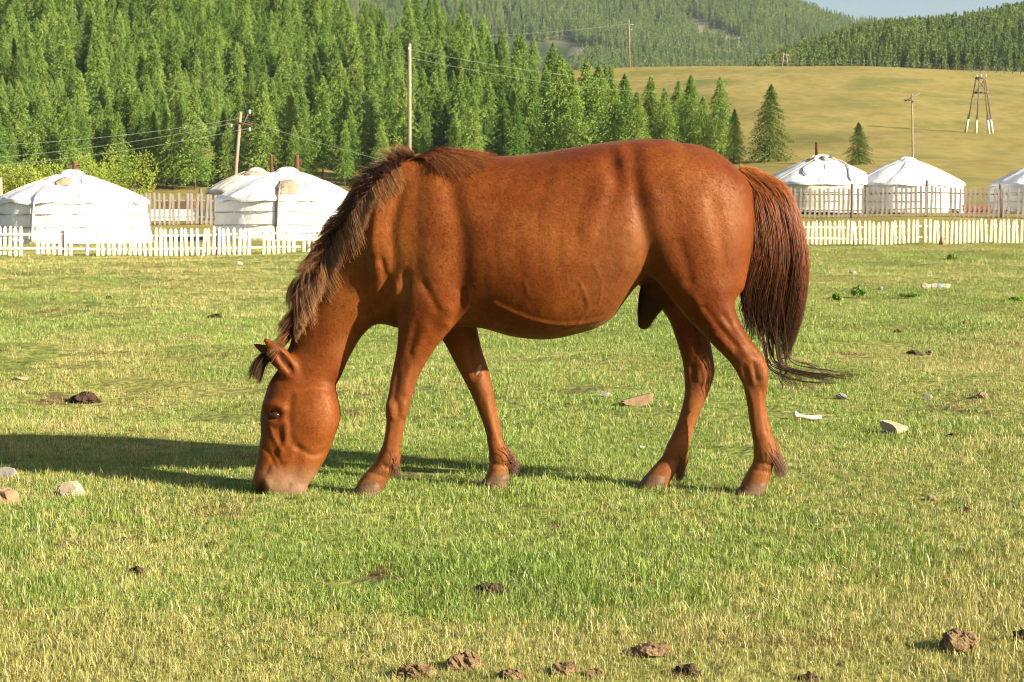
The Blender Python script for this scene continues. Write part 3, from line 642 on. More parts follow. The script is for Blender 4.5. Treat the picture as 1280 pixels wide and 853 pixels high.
    # depth of the near flank, to lay hair on
    GX, GY = 760, 480; surf = np.full((GX, GY), 9.0); kx = (UVr[:, 0] - 290).astype(int).clip(0, GX - 1); ky = (UVr[:, 1] - 160).astype(int).clip(0, GY - 1); np.minimum.at(surf, (kx, ky), V[:, 1] - D0)
    for _ in range(3):
        q = surf.copy(); q[1:] = np.minimum(q[1:], surf[:-1]); q[:-1] = np.minimum(q[:-1], surf[1:]); q[:, 1:] = np.minimum(q[:, 1:], surf[:, :-1]); q[:, :-1] = np.minimum(q[:, :-1], surf[:, 1:]); surf = np.where(surf > 8, q, surf)
    def lay(P, thick=.03):
        N_, S_, _ = P.shape; q = proj(P.reshape(-1, 3)).reshape(N_, S_, 2); ix = (q[..., 0] - 290).astype(int).clip(0, GX - 1); iy = (q[..., 1] - 160).astype(int).clip(0, GY - 1)
        sf = surf[ix, iy]; u = np.linspace(0, 1, S_)[None]; lim = sf - .004 - rs.rand(N_, 1) * thick * (1 - .5 * u); y = P[..., 1] - D0; hit = (sf < 8) & (u > .12) & (y > lim)
        y = np.where(hit, lim, y); y[:, 1:-1] = (y[:, :-2] + 2 * y[:, 1:-1] + y[:, 2:]) / 4; P = P.copy(); P[..., 1] = D0 + y; return P
    # ---- mane
    rs = np.random.RandomState(3)
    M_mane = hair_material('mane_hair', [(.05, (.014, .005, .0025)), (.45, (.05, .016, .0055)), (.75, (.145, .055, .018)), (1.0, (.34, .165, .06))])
    crest = cr([(520, 197), (495, 214), (470, 238), (445, 268), (420, 303), (397, 342), (378, 384), (364, 424), (354, 450)], 10)
    def along(n, lo=0, hi=1):
        s = rs.uniform(lo, hi, n); k = s * (len(crest) - 1.001); i = k.astype(int); f = (k - i)[:, None]
        return s, crest[i] * (1 - f) + crest[i + 1] * f
    def nrm(a): return a / (np.linalg.norm(a, axis=1)[:, None] + 1e-9)
    def lock(s, sz): return rs.normal(0, 1, (sz + 4, 2))[np.floor(s * sz + rs.uniform(-.4, .4, len(s))).astype(int) + 1]
    def mane_layer(n, lo, hi, outw, down, near_y, clump):
        """hair rooted on the crest: rises outw px off it, then falls 'down' px towards the near side"""
        s, R0 = along(n, lo, hi); ck = np.floor(s * clump + rs.uniform(-.35, .35, n)).astype(int); cn = rs.normal(0, 1, (clump * 3 + 10, 3))[ck % (clump * 3 + 10)]
        out = np.stack([-.80 + .12 * s, -.60 - .05 * s], 1); out = nrm(out)       # away from the crest, up and left
        fall = np.stack([.25 - .45 * s + .22 * cn[:, 0], .97 + 0 * s], 1); fall = nrm(fall)
        L = rs.uniform(.6, 1.2, n)[:, None] * (1 + .22 * cn[:, 1:2])
        y0 = rs.normal(0, .012, n)
        p1 = R0 + out * outw * L * .6; p2 = R0 + out * outw * L * .75 + fall * down * L * .45; p3_ = R0 + out * outw * L * .25 + fall * down * L + rs.normal(0, 2.2, (n, 2))
        yn = near_y * (1 + .25 * cn[:, 2])
        c = np.stack([P3(R0[:, 0], R0[:, 1], y0), P3(p1[:, 0], p1[:, 1], y0 - .2 * yn), P3(p2[:, 0], p2[:, 1], y0 - .8 * yn), P3(p3_[:, 0], p3_[:, 1], y0 * .5 - yn * (1.0 + rs.uniform(-.1, .15, n)))], 1)
        return paths(c, 9)
    def bristle(n, lo, hi, length, ang=0.0):
        """short hair standing off the crest"""
        s, R0 = along(n, lo, hi); cl = lock(s, 46); kk = (s * (len(crest) - 2)).astype(int); tg = nrm(crest[kk + 1] - crest[kk]); nm = np.stack([-tg[:, 1], tg[:, 0]], 1); nm *= np.where(nm[:, :1] > 0, -1, 1)
        mix_ = np.clip((s - .02) / .2, 0, 1)[:, None]; s_len = np.clip(.45 + s / .2, 0, 1)[:, None]; out = nrm(nm * (1 - .45 * mix_ + .12 * cl[:, :1]) + tg * mix_ * (.85 + .25 * cl[:, 1:]))
        L = length * rs.uniform(.5, 1.1, n)[:, None] * (1 + .2 * cl[:, 1:]) * s_len; y0 = rs.normal(0, .02, n)
        q1 = R0 + out * L * .5 + rs.normal(0, 1.0, (n, 2)); q2 = R0 + out * L + tg * mix_ * L * .35 + rs.normal(0, 2.0, (n, 2))
        c = np.stack([P3(R0[:, 0], R0[:, 1], y0 * .6), P3(q1[:, 0], q1[:, 1], y0), P3(q2[:, 0], q2[:, 1], y0 * 2 - .02)], 1)
        return paths(c, 9)
    L1 = [mane_layer(3000, .25, .66, 34, 54, .10, 17), mane_layer(3000, .55, .72, 28, 52, .09, 8), bristle(3800, .0, .60, 36), bristle(2600, .5, .87, 30, -.15), mane_layer(2200, .06, .36, 30, 26, .09, 14), mane_layer(2600, .15, .72, 38, 28, .06, 24)]
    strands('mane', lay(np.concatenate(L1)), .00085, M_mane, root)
    # long hair of the withers, swept back over the shoulder, and the upright tuft in front of it
    n = 2000; s = rs.rand(n); ck = rs.normal(0, 1, (24, 3))[(s * 23.9).astype(int)]
    R0 = np.stack([508 + 26 * s, 208 - 14 * s], 1); y0 = rs.normal(-.005, .02, n)
    e = rs.rand(n)
    tipx = 556 + 56 * e + 7 * ck[:, 0] + rs.normal(0, 4, n); tipy = np.interp(e, [0, .5, 1], [213, 210, 198]) + 5 * ck[:, 1] + rs.normal(0, 3, n)
    c = np.stack([P3(R0[:, 0], R0[:, 1], y0), P3(R0[:, 0] + 10, R0[:, 1] - 14 - 6 * e, y0 - .01), P3(R0[:, 0] * .4 + tipx * .6, 184 + 4 * rs.rand(n) + 9 * (1 - e), y0 - .06 * (1 - .6 * e)), P3(tipx, tipy, y0 - .05 - .12 * (1 - e))], 1)
    A = paths(c, 10)
    n = 700; s = rs.rand(n); cl = rs.normal(0, 1, (22, 2))[rs.randint(0, 22, n)]
    bx = 480 + 30 * s; by = 232 - 27 * s; L = rs.uniform(14, 27, n)
    dx = -.55 + .55 * s + .22 * cl[:, 0]; dy = -.85
    y0 = rs.normal(0, .018, n)
    c = np.stack([P3(bx, by, y0), P3(bx + dx * L * .5, by + dy * L * .5, y0), P3(bx + dx * L * 1.1 - 3, by + dy * L + 2, y0 * 2.2)], 1)
    B = paths(c, 10)
    strands('withers_mane', lay(np.concatenate([A, B])), .0009, hair_material('withers_hair', [(.1, (.03, .010, .004)), (.45, (.11, .034, .011)), (.9, (.26, .09, .028))]), root)
    # forelock hanging off the poll
    n = 1300; s = rs.rand(n); cl = rs.normal(0, 1, (14, 2))[(s * 13.9).astype(int)]
    bx = 348 + 8 * s; by = 446 + 8 * s; y0 = rs.normal(0, .025, n)
    tx = 315 + 13 * s + 3 * cl[:, 0] + rs.normal(0, 1.5, n); ty = 462 + 12 * rs.rand(n) + 5 * cl[:, 1]
    c = np.stack([P3(bx, by, y0 * .7 + .01), P3(334 + 0 * bx, 440 + 4 * rs.rand(n), y0 * .7 + .01), P3(tx + 4, ty - 20, y0 * 1.3), P3(tx, ty, y0 * 1.5)], 1)
    strands('forelock', paths(c, 9), .0008, hair_material('forelock_hair', [(.1, (.015, .006, .003)), (.6, (.035, .014, .007)), (.95, (.11, .05, .024))]), root)
    # callus on the inner side of the far foreleg
    k = np.where(((UVr - np.array([598, 462])) ** 2).sum(1) < 16)[0]; c = np.array([*V[k].mean(0)]); c[1] = V[k, 1].min(); a = np.arange(10) * 2 * pi / 10
    vs = [c + np.array([cos(t) * .010 * q + sin(t) * .010 * q, -.006 * (1 - q), sin(t) * .024 * q]) for q in (1, .6, .15) for t in a]
    mesh('callus', vs, [(i * 10 + j, i * 10 + (j + 1) % 10, i * 10 + 10 + (j + 1) % 10, i * 10 + 10 + j) for i in range(2) for j in range(10)] + [tuple(range(20, 30))], mat('callus', (.32, .24, .17), (.2, .14, .09), scale=60), root)
    # ---- tail
    n = 8000; u = rs.rand(n); cid = (u * 70 + rs.uniform(-1, 1, n)).astype(int) % 80; cn = rs.normal(0, 1, (80, 3))[cid]
    left = np.array([(926, 214), (939, 262), (943, 312), (930, 362), (934, 408)]); right = np.array([(944, 209), (990, 240), (1007, 318), (1003, 388), (984, 452)])
    fr = rs.uniform(.72, 1.0, n)
    pts = []
    yd = rs.normal(0, 1, n); rootu = rs.rand(n)
    for k in range(5):
        w = [0, .6, 1, 1, .8][k]
        x = left[k, 0] * (1 - u) + right[k, 0] * u + cn[:, 0] * 3.2 * w + rs.normal(0, 2.0, n) * w; y = left[k, 1] * (1 - u) + right[k, 1] * u + cn[:, 1] * 7 * w
        if k == 0: x = 924 + 22 * rootu; y = 214 + 26 * rootu * (1 - u) + rs.normal(0, 3, n)
        if k == 1: x = x * .9 + (930 + 20 * rootu) * .1
        pts.append((x, y))
    ctrl = []
    for k, (x, y) in enumerate(pts):
        wd = [.018, .05, .06, .05, .035][k]; ctrl.append(P3(x, y, yd * wd * .75))
    T1 = cr_batch(np.stack(ctrl, 1), fr)
    # long dark ends drifting to the right
    n = 420; u = rs.rand(n); ci = (u * 15.9).astype(int); cn = rs.normal(0, 1, (16, 3))[ci]
    y0 = rs.normal(0, .03, n); far = np.clip((rs.rand(16) ** 1.6)[ci] + rs.normal(0, .08, n), 0, 1)
    c = np.stack([P3(940 + 30 * u, 300 + 0 * u, y0), P3(938 + 44 * u + 2 * cn[:, 0], 385 + 0 * u, y0), P3(950 + 32 * u + 4 * cn[:, 0], 430 + 6 * cn[:, 1], y0), P3(958 + 28 * u + 5 * cn[:, 0], 456 + 6 * cn[:, 1], y0), P3(974 + 36 * far + 9 * cn[:, 0], 470 + 9 * cn[:, 1] - 4 * far, y0), P3(980 + 88 * far + 4 * cn[:, 0], 482 + 5 * cn[:, 1] + rs.normal(0, 2.0, n) - 10 * far, y0)], 1)
    T2 = cr_batch(c, np.ones(n))
    n = 260; u = rs.rand(n); y0 = rs.normal(0, .03, n); cn = rs.normal(0, 1, (12, 3))[(u * 11.9).astype(int)]
    c = np.stack([P3(938 + 6 * u, 300 + 0 * u, y0), P3(934 + 5 * u, 350 + 0 * u, y0), P3(928 + 8 * u + 3 * cn[:, 0], 382 + 4 * cn[:, 1], y0), P3(934 + 10 * u + 4 * cn[:, 0], 402 + 5 * cn[:, 1], y0), P3(930 + 14 * u + 4 * cn[:, 0], 418 + 6 * cn[:, 1], y0)], 1)
    T3 = cr_batch(c, np.ones(n))
    t0 = np.concatenate([np.zeros(len(T1)), np.full(len(T2), .6), np.full(len(T3), .6)])
    strands('tail', np.concatenate([T1, T2, T3]), .0008, hair_material('tail_hair', [(.02, (.33, .10, .026)), (.4, (.21, .062, .017)), (.7, (.085, .026, .009)), (.95, (.014, .006, .004))]), root, t0=t0)
    # feathers at the fetlocks
    M_f = hair_material('fetlock_hair', [(.1, (.17, .055, .016)), (.6, (.14, .058, .024)), (.95, (.10, .05, .026))])
    for (ax, ay, bx, by, y) in ((497, 566, 497, 601, -.10), (634, 566, 648, 598, .095), (857, 562, 853, 608, .09), (967, 556, 982, 603, -.095)):
        n = 420; q = rs.rand(n); y0 = y + rs.normal(0, .016, n); x0 = ax - 6 + 4 * rs.normal(0, 1, n); yy0 = ay - 8 + 22 * q
        tx = bx - 3 + rs.normal(0, 3.5, n) - 3 * q; ty = by - 6 - 16 * rs.rand(n) + 4 * q
        c = np.stack([P3(x0, yy0, y0), P3((x0 + tx) / 2 + 4, (yy0 + ty) / 2, y0), P3(tx, np.minimum(ty, 612), y0)], 1)
        strands('fetlock_hair', paths(c, 6), .0009, M_f, root)
    return root
def cr_batch(c, frac, S=18):
    """Catmull-Rom through (N,K,3) control points, cut at a fraction of the length"""
    N, K, _ = c.shape; Q = np.concatenate([2 * c[:, :1] - c[:, 1:2], c, 2 * c[:, -1:] - c[:, -2:-1]], 1); out = []
    for v in np.linspace(0, 1, S):
        w = v * frac * (K - 1); i = np.minimum(w.astype(int), K - 2); t = (w - i)[:, None]; r = np.arange(N)
        a, b, cc, d = Q[r, i], Q[r, i + 1], Q[r, i + 2], Q[r, i + 3]
        out.append(.5 * (2 * b + (cc - a) * t + (2 * a - 5 * b + 4 * cc - d) * t * t + (3 * b - a - 3 * cc + d) * t ** 3))
    return np.stack(out, 1)
build_horse()

# ------------------------------------------------------------------ gers
def canvas(name, c1, c2, sc=1.5):
    m = mat(name, c1, c2, scale=sc, rough=.85, bump=.9, detail=8, spec=.15, stretch=(1, 1, .7), dist=.12); return m
M_white = canvas('white_canvas', (.80, .80, .80), (.68, .67, .66), 1.1)
M_cream = canvas('cream_canvas', (.72, .67, .55), (.55, .49, .37), 1.4)
M_tan = canvas('tan_felt_and_shade', (.42, .33, .24), (.30, .235, .17), 4)
M_rope = mat('rope', (.40, .37, .32), (.26, .24, .2), scale=30, bump=0)
M_rust = mat('rusty_pipe', (.16, .05, .03), (.075, .03, .02), scale=14, rough=.7)
M_dark = mat('dark_wood', (.07, .05, .035), (.035, .027, .02), scale=6, stretch=(6, 6, .7))
M_orange = mat('painted_door', (.42, .10, .035), (.3, .07, .03), scale=6)
def revolve(c, prof, n=72, wob=None):
    V = []; F = []
    for i, (r, z) in enumerate(prof):
        for j in range(n):
            a = 2 * pi * j / n; rr, zz = (r, z) if wob is None else wob(r, z, a, i)
            V.append((c[0] + rr * cos(a), c[1] + rr * sin(a), c[2] + zz))
    for i in range(len(prof) - 1):
        for j in range(n): F.append((i * n + j, i * n + (j + 1) % n, (i + 1) * n + (j + 1) % n, (i + 1) * n + j))
    F.append(tuple(range((len(prof) - 1) * n, len(prof) * n)))
    return V, F
def build_ger(px, D, R, wall, top, label, wallm=M_white, roofm=M_white, pipe=None, flap=None, seam=None, seam_m=M_tan, ragged=False, door=False, seed=0):
    rs = np.random.RandomState(seed); X = (px - 640) / FPX * D; z0 = hz(X, D) - .04; c = (X, D, z0)
    g = thing('ger', label, 'ger', c)
    ph = rs.rand(6) * 6.28
    def wob(r, z, a, i):
        w = .03 * sin(9 * a + ph[0]) + .02 * sin(17 * a + ph[1] + 4 * z) + .016 * sin(31 * a + ph[2] - 6 * z)
        return r + w, z + .02 * sin(5 * a + ph[3]) + .012 * sin(17 * a + ph[4])
    wv = wall
    wl_ = mesh('wall', *revolve(c, [(R * 1.045, -.05), (R * 1.035, .3), (R * 1.01, wv * .55), (R * .985, wv * .9), (R * .955, wv + .06), (R * .9, wv + .07)], wob=wob), wallm, g)
    prof = []
    for t in np.linspace(0, 1, 12):
        r = R * .992 * (1 - t) + .55 * t; prof.append((r, wv + (top - .22 - wv) * (t ** .93) + .05 * sin(pi * t)))
    prof = [(R * 1.012, wv - .16), (R * 1.008, wv - .04)] + prof + [(.42, top - .10), (.22, top - .02), (.05, top)]
    def wob2(r, z, a, i):
        k = min(1, r / R); w = .03 * k * sin(13 * a + ph[1]) + .02 * k * sin(31 * a + ph[2])
        return r + w * .5, z + .035 * k * sin(11 * a + ph[5]) + .02 * sin(7 * a + ph[0] + 3 * r) + .012 * sin(29 * a + r * 5)
    roof = mesh('roof', *revolve(c, prof, wob=wob2), roofm, g)
    for zz in (wv * .36, wv * .66, wv * .93):
        rr = R * (1.045 - .07 * zz / wv) + .028
        a = np.linspace(0, 2 * pi, 73); V, F = tube(np.stack([X + rr * np.cos(a), D + rr * np.sin(a), z0 + zz + .02 * np.sin(3 * a + ph[1])], 1), .022, 6, cap=False); mesh('rope_band', V, F, M_rope if zz < wv * .9 else M_cream, wl_)
    mesh('hem', *revolve(c, [(R * 1.055, -.05), (R * 1.06, .05), (R * 1.058, .16), (R * 1.03, .17)], wob=wob), M_cream, wl_)
    def onroof(t, a, lift=.03):
        r = R * .992 * (1 - t) + .55 * t; z = wv + (top - .22 - wv) * (t ** .93) + .05 * sin(pi * t)
        return np.array([X + r * cos(a), D + r * sin(a), z0 + z + lift])
    for a in np.arange(8) * pi / 4 + ph[3]:
        V, F = tube([onroof(t, a + .3 * t, .045) for t in np.linspace(0, .97, 9)], .016, 5); mesh('roof_rope', V, F, M_cream, roof)
    if flap:                                            # crown cover lying on the roof; on the bunched ger, painted fold shade
        a0, a1, t0, t1, m = flap; V = []; F = []; na, ntt = 12, 10
        for i in range(ntt + 1):
            for j in range(na + 1):
                t = t0 + (t1 - t0) * i / ntt; u = j / na; narrow = .35 + .65 * sin(pi * min(1, .12 + .8 * i / ntt)) ; a = (a0 + a1) / 2 + (u - .5) * (a1 - a0) * narrow
                V.append(onroof(t, a, .06 + .08 * sin(pi * u) * sin(pi * i / ntt) + rs.uniform(-.008, .008)))
        for i in range(ntt):
            for j in range(na): k = i * (na + 1) + j; F.append((k, k + 1, k + na + 2, k + na + 1))
        o = mesh('crown_cover', V, F, m, roof); sm = o.modifiers.new('thick', 'SOLIDIFY'); sm.thickness = .05
    if seam is not None:                                # canvas seam with its tie rope hanging down the wall
        pts = [onroof(.55, seam, .05), onroof(.3, seam + .02, .06), onroof(.05, seam + .03, .06), (X + (R * 1.03) * cos(seam + .03), D + R * 1.03 * sin(seam + .03), z0 + wv * .8), (X + (R * 1.07) * cos(seam + .02), D + R * 1.07 * sin(seam + .02), z0 + .1)]
        mesh('seam', *tube(cr(np.array(pts), 4), .035, 6), seam_m, roof)
        V, F = [], []
        for k, zz in enumerate(np.linspace(.05, wv * .92, 8)):
            for da in (-.012, .028 + .008 * (k % 2)):
                rr = R * (1.06 - .07 * zz / wv) + .02; V.append((X + rr * cos(seam + da), D + rr * sin(seam + da), z0 + zz))
        F = [(2 * i, 2 * i + 1, 2 * i + 3, 2 * i + 2) for i in range(7)]
        o = mesh('wall_tie', V, F, seam_m, wl_); o.modifiers.new('thick', 'SOLIDIFY').thickness = .03
    if ragged:
        for k in range(7):
            a = k * .9 + rs.uniform(-.2, .2); V = [onroof(.97, a, .06), onroof(.8 + .1 * rs.rand(), a + .35, .08), onroof(.86, a + .8, .05), onroof(1.02, a + .5, .17)]
            o = mesh('torn_felt', V, [(0, 1, 2, 3)], [M_tan, M_cream, M_rope][k % 3], roof); o.modifiers.new('thick', 'SOLIDIFY').thickness = .04
        V, F = tube([onroof(t, -1.25 + 1.4 * t * t, .06) for t in np.linspace(0, .95, 12)], .05, 6); mesh('roof_fold', V, F, M_cream, roof)
        V, F = tube([onroof(t, -1.75 - .5 * sin(3 * t), .05) for t in np.linspace(.2, .9, 12)], .035, 6); mesh('roof_fold', V, F, M_tan, roof)
    if door:
        a = -pi / 2 - .5; cc = np.array([X + R * 1.03 * cos(a), D + R * 1.03 * sin(a), z0 + .72]); t = np.array([-sin(a), cos(a), 0]); nn = np.array([cos(a), sin(a), 0])
        d = mesh('door', *box(cc, (.8, .1, 1.4), [t, nn, (0, 0, 1)]), M_orange, g, smooth=False); mesh('door_frame', *box(cc - np.array([0, 0, -.02]), (1.0, .06, 1.55), [t, nn, (0, 0, 1)]), M_dark, d, smooth=False)
    if pipe:
        ppx, ptop = pipe; q = at(ppx, ptop, D); mesh('stove_pipe', *tube([(q[0], D, z0 + top - .35), (q[0], D, q[2] - .08), (q[0], D, q[2])], [.09, .09, .10], 10), M_rust, roof)
    return g
build_ger(93, 68, 2.98, 1.68, 2.90, 'white ger with bunched canvas and fold shade coloured tan near its roof crown', flap=(-1.75, -1.3, .45, .80, M_tan), seam=-1.85, seam_m=M_cream, seed=1, pipe=(93, 203))  # tan flap here paints the shade inside a roof fold
build_ger(361, 70, 2.95, 1.72, 2.98, 'white ger whose roof has a tan flap over a brown vertical seam', flap=(-1.64, -1.22, .06, .58, M_tan), seam=-1.60, seed=2, pipe=(371, 194))
build_ger(322, 93, 2.75, 1.7, 2.95, 'cream ger mostly hidden behind the ger with the brown seam', wallm=M_cream, roofm=M_cream, seed=3, pipe=(339, 194), flap=(-2.3, -.9, .72, 1.0, M_tan))
build_ger(1025, 95, 3.4, 1.62, 3.2, 'cream ger with a torn felt crown and rusty pipe behind the grey fence', wallm=M_cream, roofm=M_white, ragged=True, seed=4, pipe=(1021, 178))
build_ger(1131, 94, 3.12, 1.6, 3.06, 'clean white ger with a plain smooth roof in front of the antenna pole', seed=5)
build_ger(1308, 94, 3.15, 1.6, 3.0, 'white ger cut off by the frame, past the orange boards behind the grey fence', seed=6)

# ------------------------------------------------------------------ fences
M_paint = mat('white_paint', (.70, .65, .48), (.52, .47, .33), scale=7, rough=.7, bump=.2, stretch=(1, 1, .4))
M_grey = mat('weathered_wood', (.26, .235, .20), (.14, .12, .10), scale=5, rough=.9, bump=.4, stretch=(5, 5, .6))
M_greyd = mat('fence_post_wood', (.19, .15, .115), (.09, .07, .055), scale=5, rough=.9, bump=.4, stretch=(5, 5, .6))
def picket_mesh(w, d, h, point):
    V = []; F = []
    prof = [(-w / 2, 0), (w / 2, 0), (w / 2, h - point), (w * .22, h - point * .18), (0, h), (-w * .22, h - point * .18), (-w / 2, h - point)]
    n = len(prof)
    for y in (-d / 2, d / 2): V += [(x, y, z) for x, z in prof]
    F = [tuple(range(n)), tuple(range(2 * n - 1, n - 1, -1))] + [(i, i + n, (i + 1) % n + n, (i + 1) % n) for i in range(n)]
    return V, F
def fence(name, label, cat, pts, spacing, w, h, point, m, pm, post_every, post_extra, rails, seed, gaps=(), jit=.02, postw=.1):
    rs = np.random.RandomState(seed); P = np.array(pts, float); root = thing(name, label, cat, (P[0][0], P[0][1], hz(*P[0])))
    seg = np.linalg.norm(np.diff(P, axis=0), axis=1); cum = np.concatenate([[0], np.cumsum(seg)]); L = cum[-1]
    def pos(s): return np.array([np.interp(s, cum, P[:, 0]), np.interp(s, cum, P[:, 1])])
    kinds = []
    for k in range(4):
        me = bpy.data.meshes.new('picket'); V, F = picket_mesh(w * rs.uniform(.85, 1.12), .022, h * [1, .97, 1.02, .985][k], point); me.from_pydata(V, [], F); me.materials.append(m); kinds.append(me)
    rl = wloc(root); s = 0.0; i = 0
    while s < L:
        q = pos(s); t = pos(min(L, s + .1)) - pos(max(0, s - .1)); a = math.atan2(t[1], t[0])
        if not any(g0 < s < g1 for g0, g1 in gaps) and rs.rand() > .03:
            o = bpy.data.objects.new('picket', kinds[rs.randint(4)]); nn = np.array([sin(a), -cos(a)]) * .04
            o.location = (q[0] + nn[0] - rl[0], q[1] + nn[1] - rl[1], hz(*q) + .03 + rs.uniform(-.012, .012) - rl[2]); o.rotation_euler = (rs.normal(0, .012), rs.normal(0, jit), a + rs.normal(0, .05))
            link(o, root)
        s += spacing * rs.uniform(.93, 1.07); i += 1
    s = 0.0
    while s < L:
        q = pos(s); hh = h + post_extra * rs.uniform(.6, 1.2); z = hz(*q)
        mesh('post', *tube([(q[0], q[1] + .05, z - .1), (q[0] + rs.normal(0, .02), q[1] + .05, z + hh)], [postw * .55, postw * .48], 8), pm, root); s += post_every
    for rz in rails:
        ss = np.arange(0, L, post_every)
        for s0 in ss:
            s1 = min(s0 + post_every, L); a = pos(s0); b = pos(s1); t = np.array([b[0] - a[0], b[1] - a[1], hz(*b) - hz(*a)]); ln = np.linalg.norm(t)
            if ln < .05: continue
            t /= ln; nrm_ = np.cross(t, (0, 0, 1)); nrm_ /= np.linalg.norm(nrm_); up = np.cross(nrm_, t)
            mid = np.array([(a[0] + b[0]) / 2, (a[1] + b[1]) / 2, (hz(*a) + hz(*b)) / 2 + rz + rs.normal(0, .012)])
            mesh('rail', *box(mid, (ln + .02, .035, .06), [t, nrm_, up]), m, root, smooth=False)
    return root
def gp(px, D): return ((px - 640) / FPX * D, D)
fence('picket_fence', 'low white picket fence with pointed pale boards along the far edge of the meadow', 'fence',
      [gp(-120, 46.5), gp(0, 48.5), gp(400, 52.5), gp(700, 57), gp(1000, 59.5), gp(1400, 60)], .157, .09, .84, .06, M_paint, M_greyd, 2.3, -.08, (.22, .62), 3, gaps=((3.6, 3.85), (5.0, 5.3), (10.35, 10.6)), jit=.03)
fence('paling_fence', 'grey weathered paling fence between the two white gers', 'fence', [gp(-90, 80), gp(80, 84), gp(300, 87)], .235, .125, 1.6, .03, M_grey, M_greyd, 3.4, .28, (.4, 1.25), 5, jit=.03, postw=.17)
fence('paling_fence', 'long grey weathered paling fence in front of the three far gers', 'fence', [gp(880, 86), gp(1290, 85.5), gp(1480, 85)], .245, .12, 1.5, .03, M_grey, M_greyd, 3.75, .3, (.4, 1.2), 6, jit=.02, postw=.17)
# boards and stacked sheets lying behind the fences
def pile(px, D, w, h, d, m, name, label, cat, n=3, seed=0):
    rs = np.random.RandomState(seed); X, Y = gp(px, D); z = hz(X, Y); r = thing(name, label, cat, (X, Y, z)); hh = h / n
    for i in range(n):
        mesh('board', *box((X + rs.uniform(-.1, .1), Y + rs.uniform(-.05, .05), z + hh * (i + .5)), (w * rs.uniform(.92, 1), d, hh * .93)), m, r, smooth=False)
M_redb = mat('red_boards', (.30, .09, .05), (.2, .06, .04), scale=3)
M_brownb = mat('brown_boards', (.17, .10, .055), (.10, .06, .035), scale=3)
pile(1220, 91, 1.5, .5, .5, M_redb, 'board_stack', 'low stack of red-orange boards behind the grey fence', 'boards', 3, 1)
pile(226, 92, 3.2, .62, .8, M_white, 'sheet_stack', 'white wrapped stack seen through the fence between the gers', 'stack', 3, 2)
pile(222, 97, 2.2, 1.0, .8, M_brownb, 'shed_wall', 'brown board stack rising behind the white stack', 'boards', 6, 3)

# ------------------------------------------------------------------ poles and wires
M_pole = mat('pole_wood', (.34, .27, .19), (.2, .15, .10), scale=4, rough=.9, stretch=(5, 5, .4))
M_conc = mat('white_concrete', (.62, .58, .48), (.48, .44, .36), scale=5)
M_steel = mat('dull_steel', (.20, .18, .15), (.12, .10, .09), scale=5, rough=.6)
M_wire = mat('wire', (.22, .23, .2), (.17, .18, .16), scale=5, bump=0)
M_ins = mat('insulator_glass', (.55, .62, .64), (.42, .5, .52), scale=5, rough=.3, bump=0)
def pole(px_b, px_t, py_t, D, r, label, arms=(), ins=(), m=M_pole, name='utility_pole', cat='pole'):
    Xb = (px_b - 640) / FPX * D; z = hz(Xb, D); t = at(px_t, py_t, D); root = thing(name, label, cat, (Xb, D, z))
    mesh('shaft', *tube([(Xb, D, z - .4), ((Xb + t[0]) / 2, D, (z + t[2]) / 2), tuple(t)], [r, r * .85, r * .7], 10), m, root)
    for (x0, y0, x1, y1, rr, mm) in arms: mesh('crossarm', *tube([at(x0, y0, D - .12), at(x1, y1, D - .12)], rr, 6), mm, root)
    for (x0, y0, s) in ins:
        c = at(x0, y0, D - .15); mesh('insulator', *tube([c - (0, 0, s), c - (0, 0, s * .4), c, c + (0, 0, s * .6), c + (0, 0, s)], [s * .35, s * .75, s * .5, s * .75, s * .3], 8), M_ins, root)
    return t
pole(291, 301, 140, 108, .14, 'leaning wooden pole with a crossarm behind the seamed ger', arms=[(286, 151, 315, 157, .05, M_rust), (302, 160, 313, 137, .035, M_steel)], ins=[(312, 140, .13), (312, 162, .12), (289, 157, .1)])
pole(512, 512, 55, 130, .19, 'tall straight wooden pole rising above the grazing horse', ins=[(511, 61, .12)])
pole(786, 786, 24, 478, .22, 'distant pole with short crossarms on the hill crest', arms=[(781, 31, 792, 31, .1, M_pole), (782, 37, 790, 37, .09, M_pole)])
pole(1140, 1140, 118, 112, .07, 'thin antenna pole with angled aerial bars behind the clean white ger', arms=[(1130, 125, 1151, 127, .035, M_steel), (1131, 127, 1149, 117, .035, M_steel), (1138, 121, 1142, 128, .03, M_steel)], name='antenna_pole')
pole(3, 0, 222, 74, .13, 'pale slanted post at the back of the bunched white ger', name='wooden_post', cat='post')
def wire(pts, r, label, sag=.5):
    A, B = np.array(pts[0]), np.array(pts[1]); t = np.linspace(0, 1, 25)[:, None]; P = A + (B - A) * t; P[:, 2] -= sag * 4 * (t * (1 - t))[:, 0]
    o = mesh('power_wire', *tube(P, r, 5), M_wire, origin=tuple(A)); tag(o, label, 'wire', 'overhead wires strung between the poles')
for (a, b, lab) in (((-160, 185, 95), (301, 148, 108), 'upper wire running to the leaning pole'), ((-160, 205, 95), (288, 155, 108), 'middle wire running to the leaning pole'), ((-160, 217, 95), (313, 160, 108), 'lowest wire running to the leaning pole')): wire((at(*a), at(*b)), .010, lab)
for (a, b, lab) in (((301, 150, 108), (760, 268, 130), 'wire descending from the leaning pole past the forest foot'),): wire((at(*a), at(*b)), .009, lab, .3)
for (a, b, lab, s) in (((-200, 113, 150), (512, 62, 130), 'upper wire left of the tall pole across the forest', 1.2), ((-200, 128, 150), (512, 72, 130), 'lower wire left of the tall pole across the forest', 1.2), ((512, 62, 130), (1000, 70, 330), 'upper wire right of the tall pole across the forest', 3.5), ((512, 72, 130), (1000, 86, 330), 'lower wire right of the tall pole across the forest', 3.5)): wire((at(*a), at(*b)), .012, lab, s)
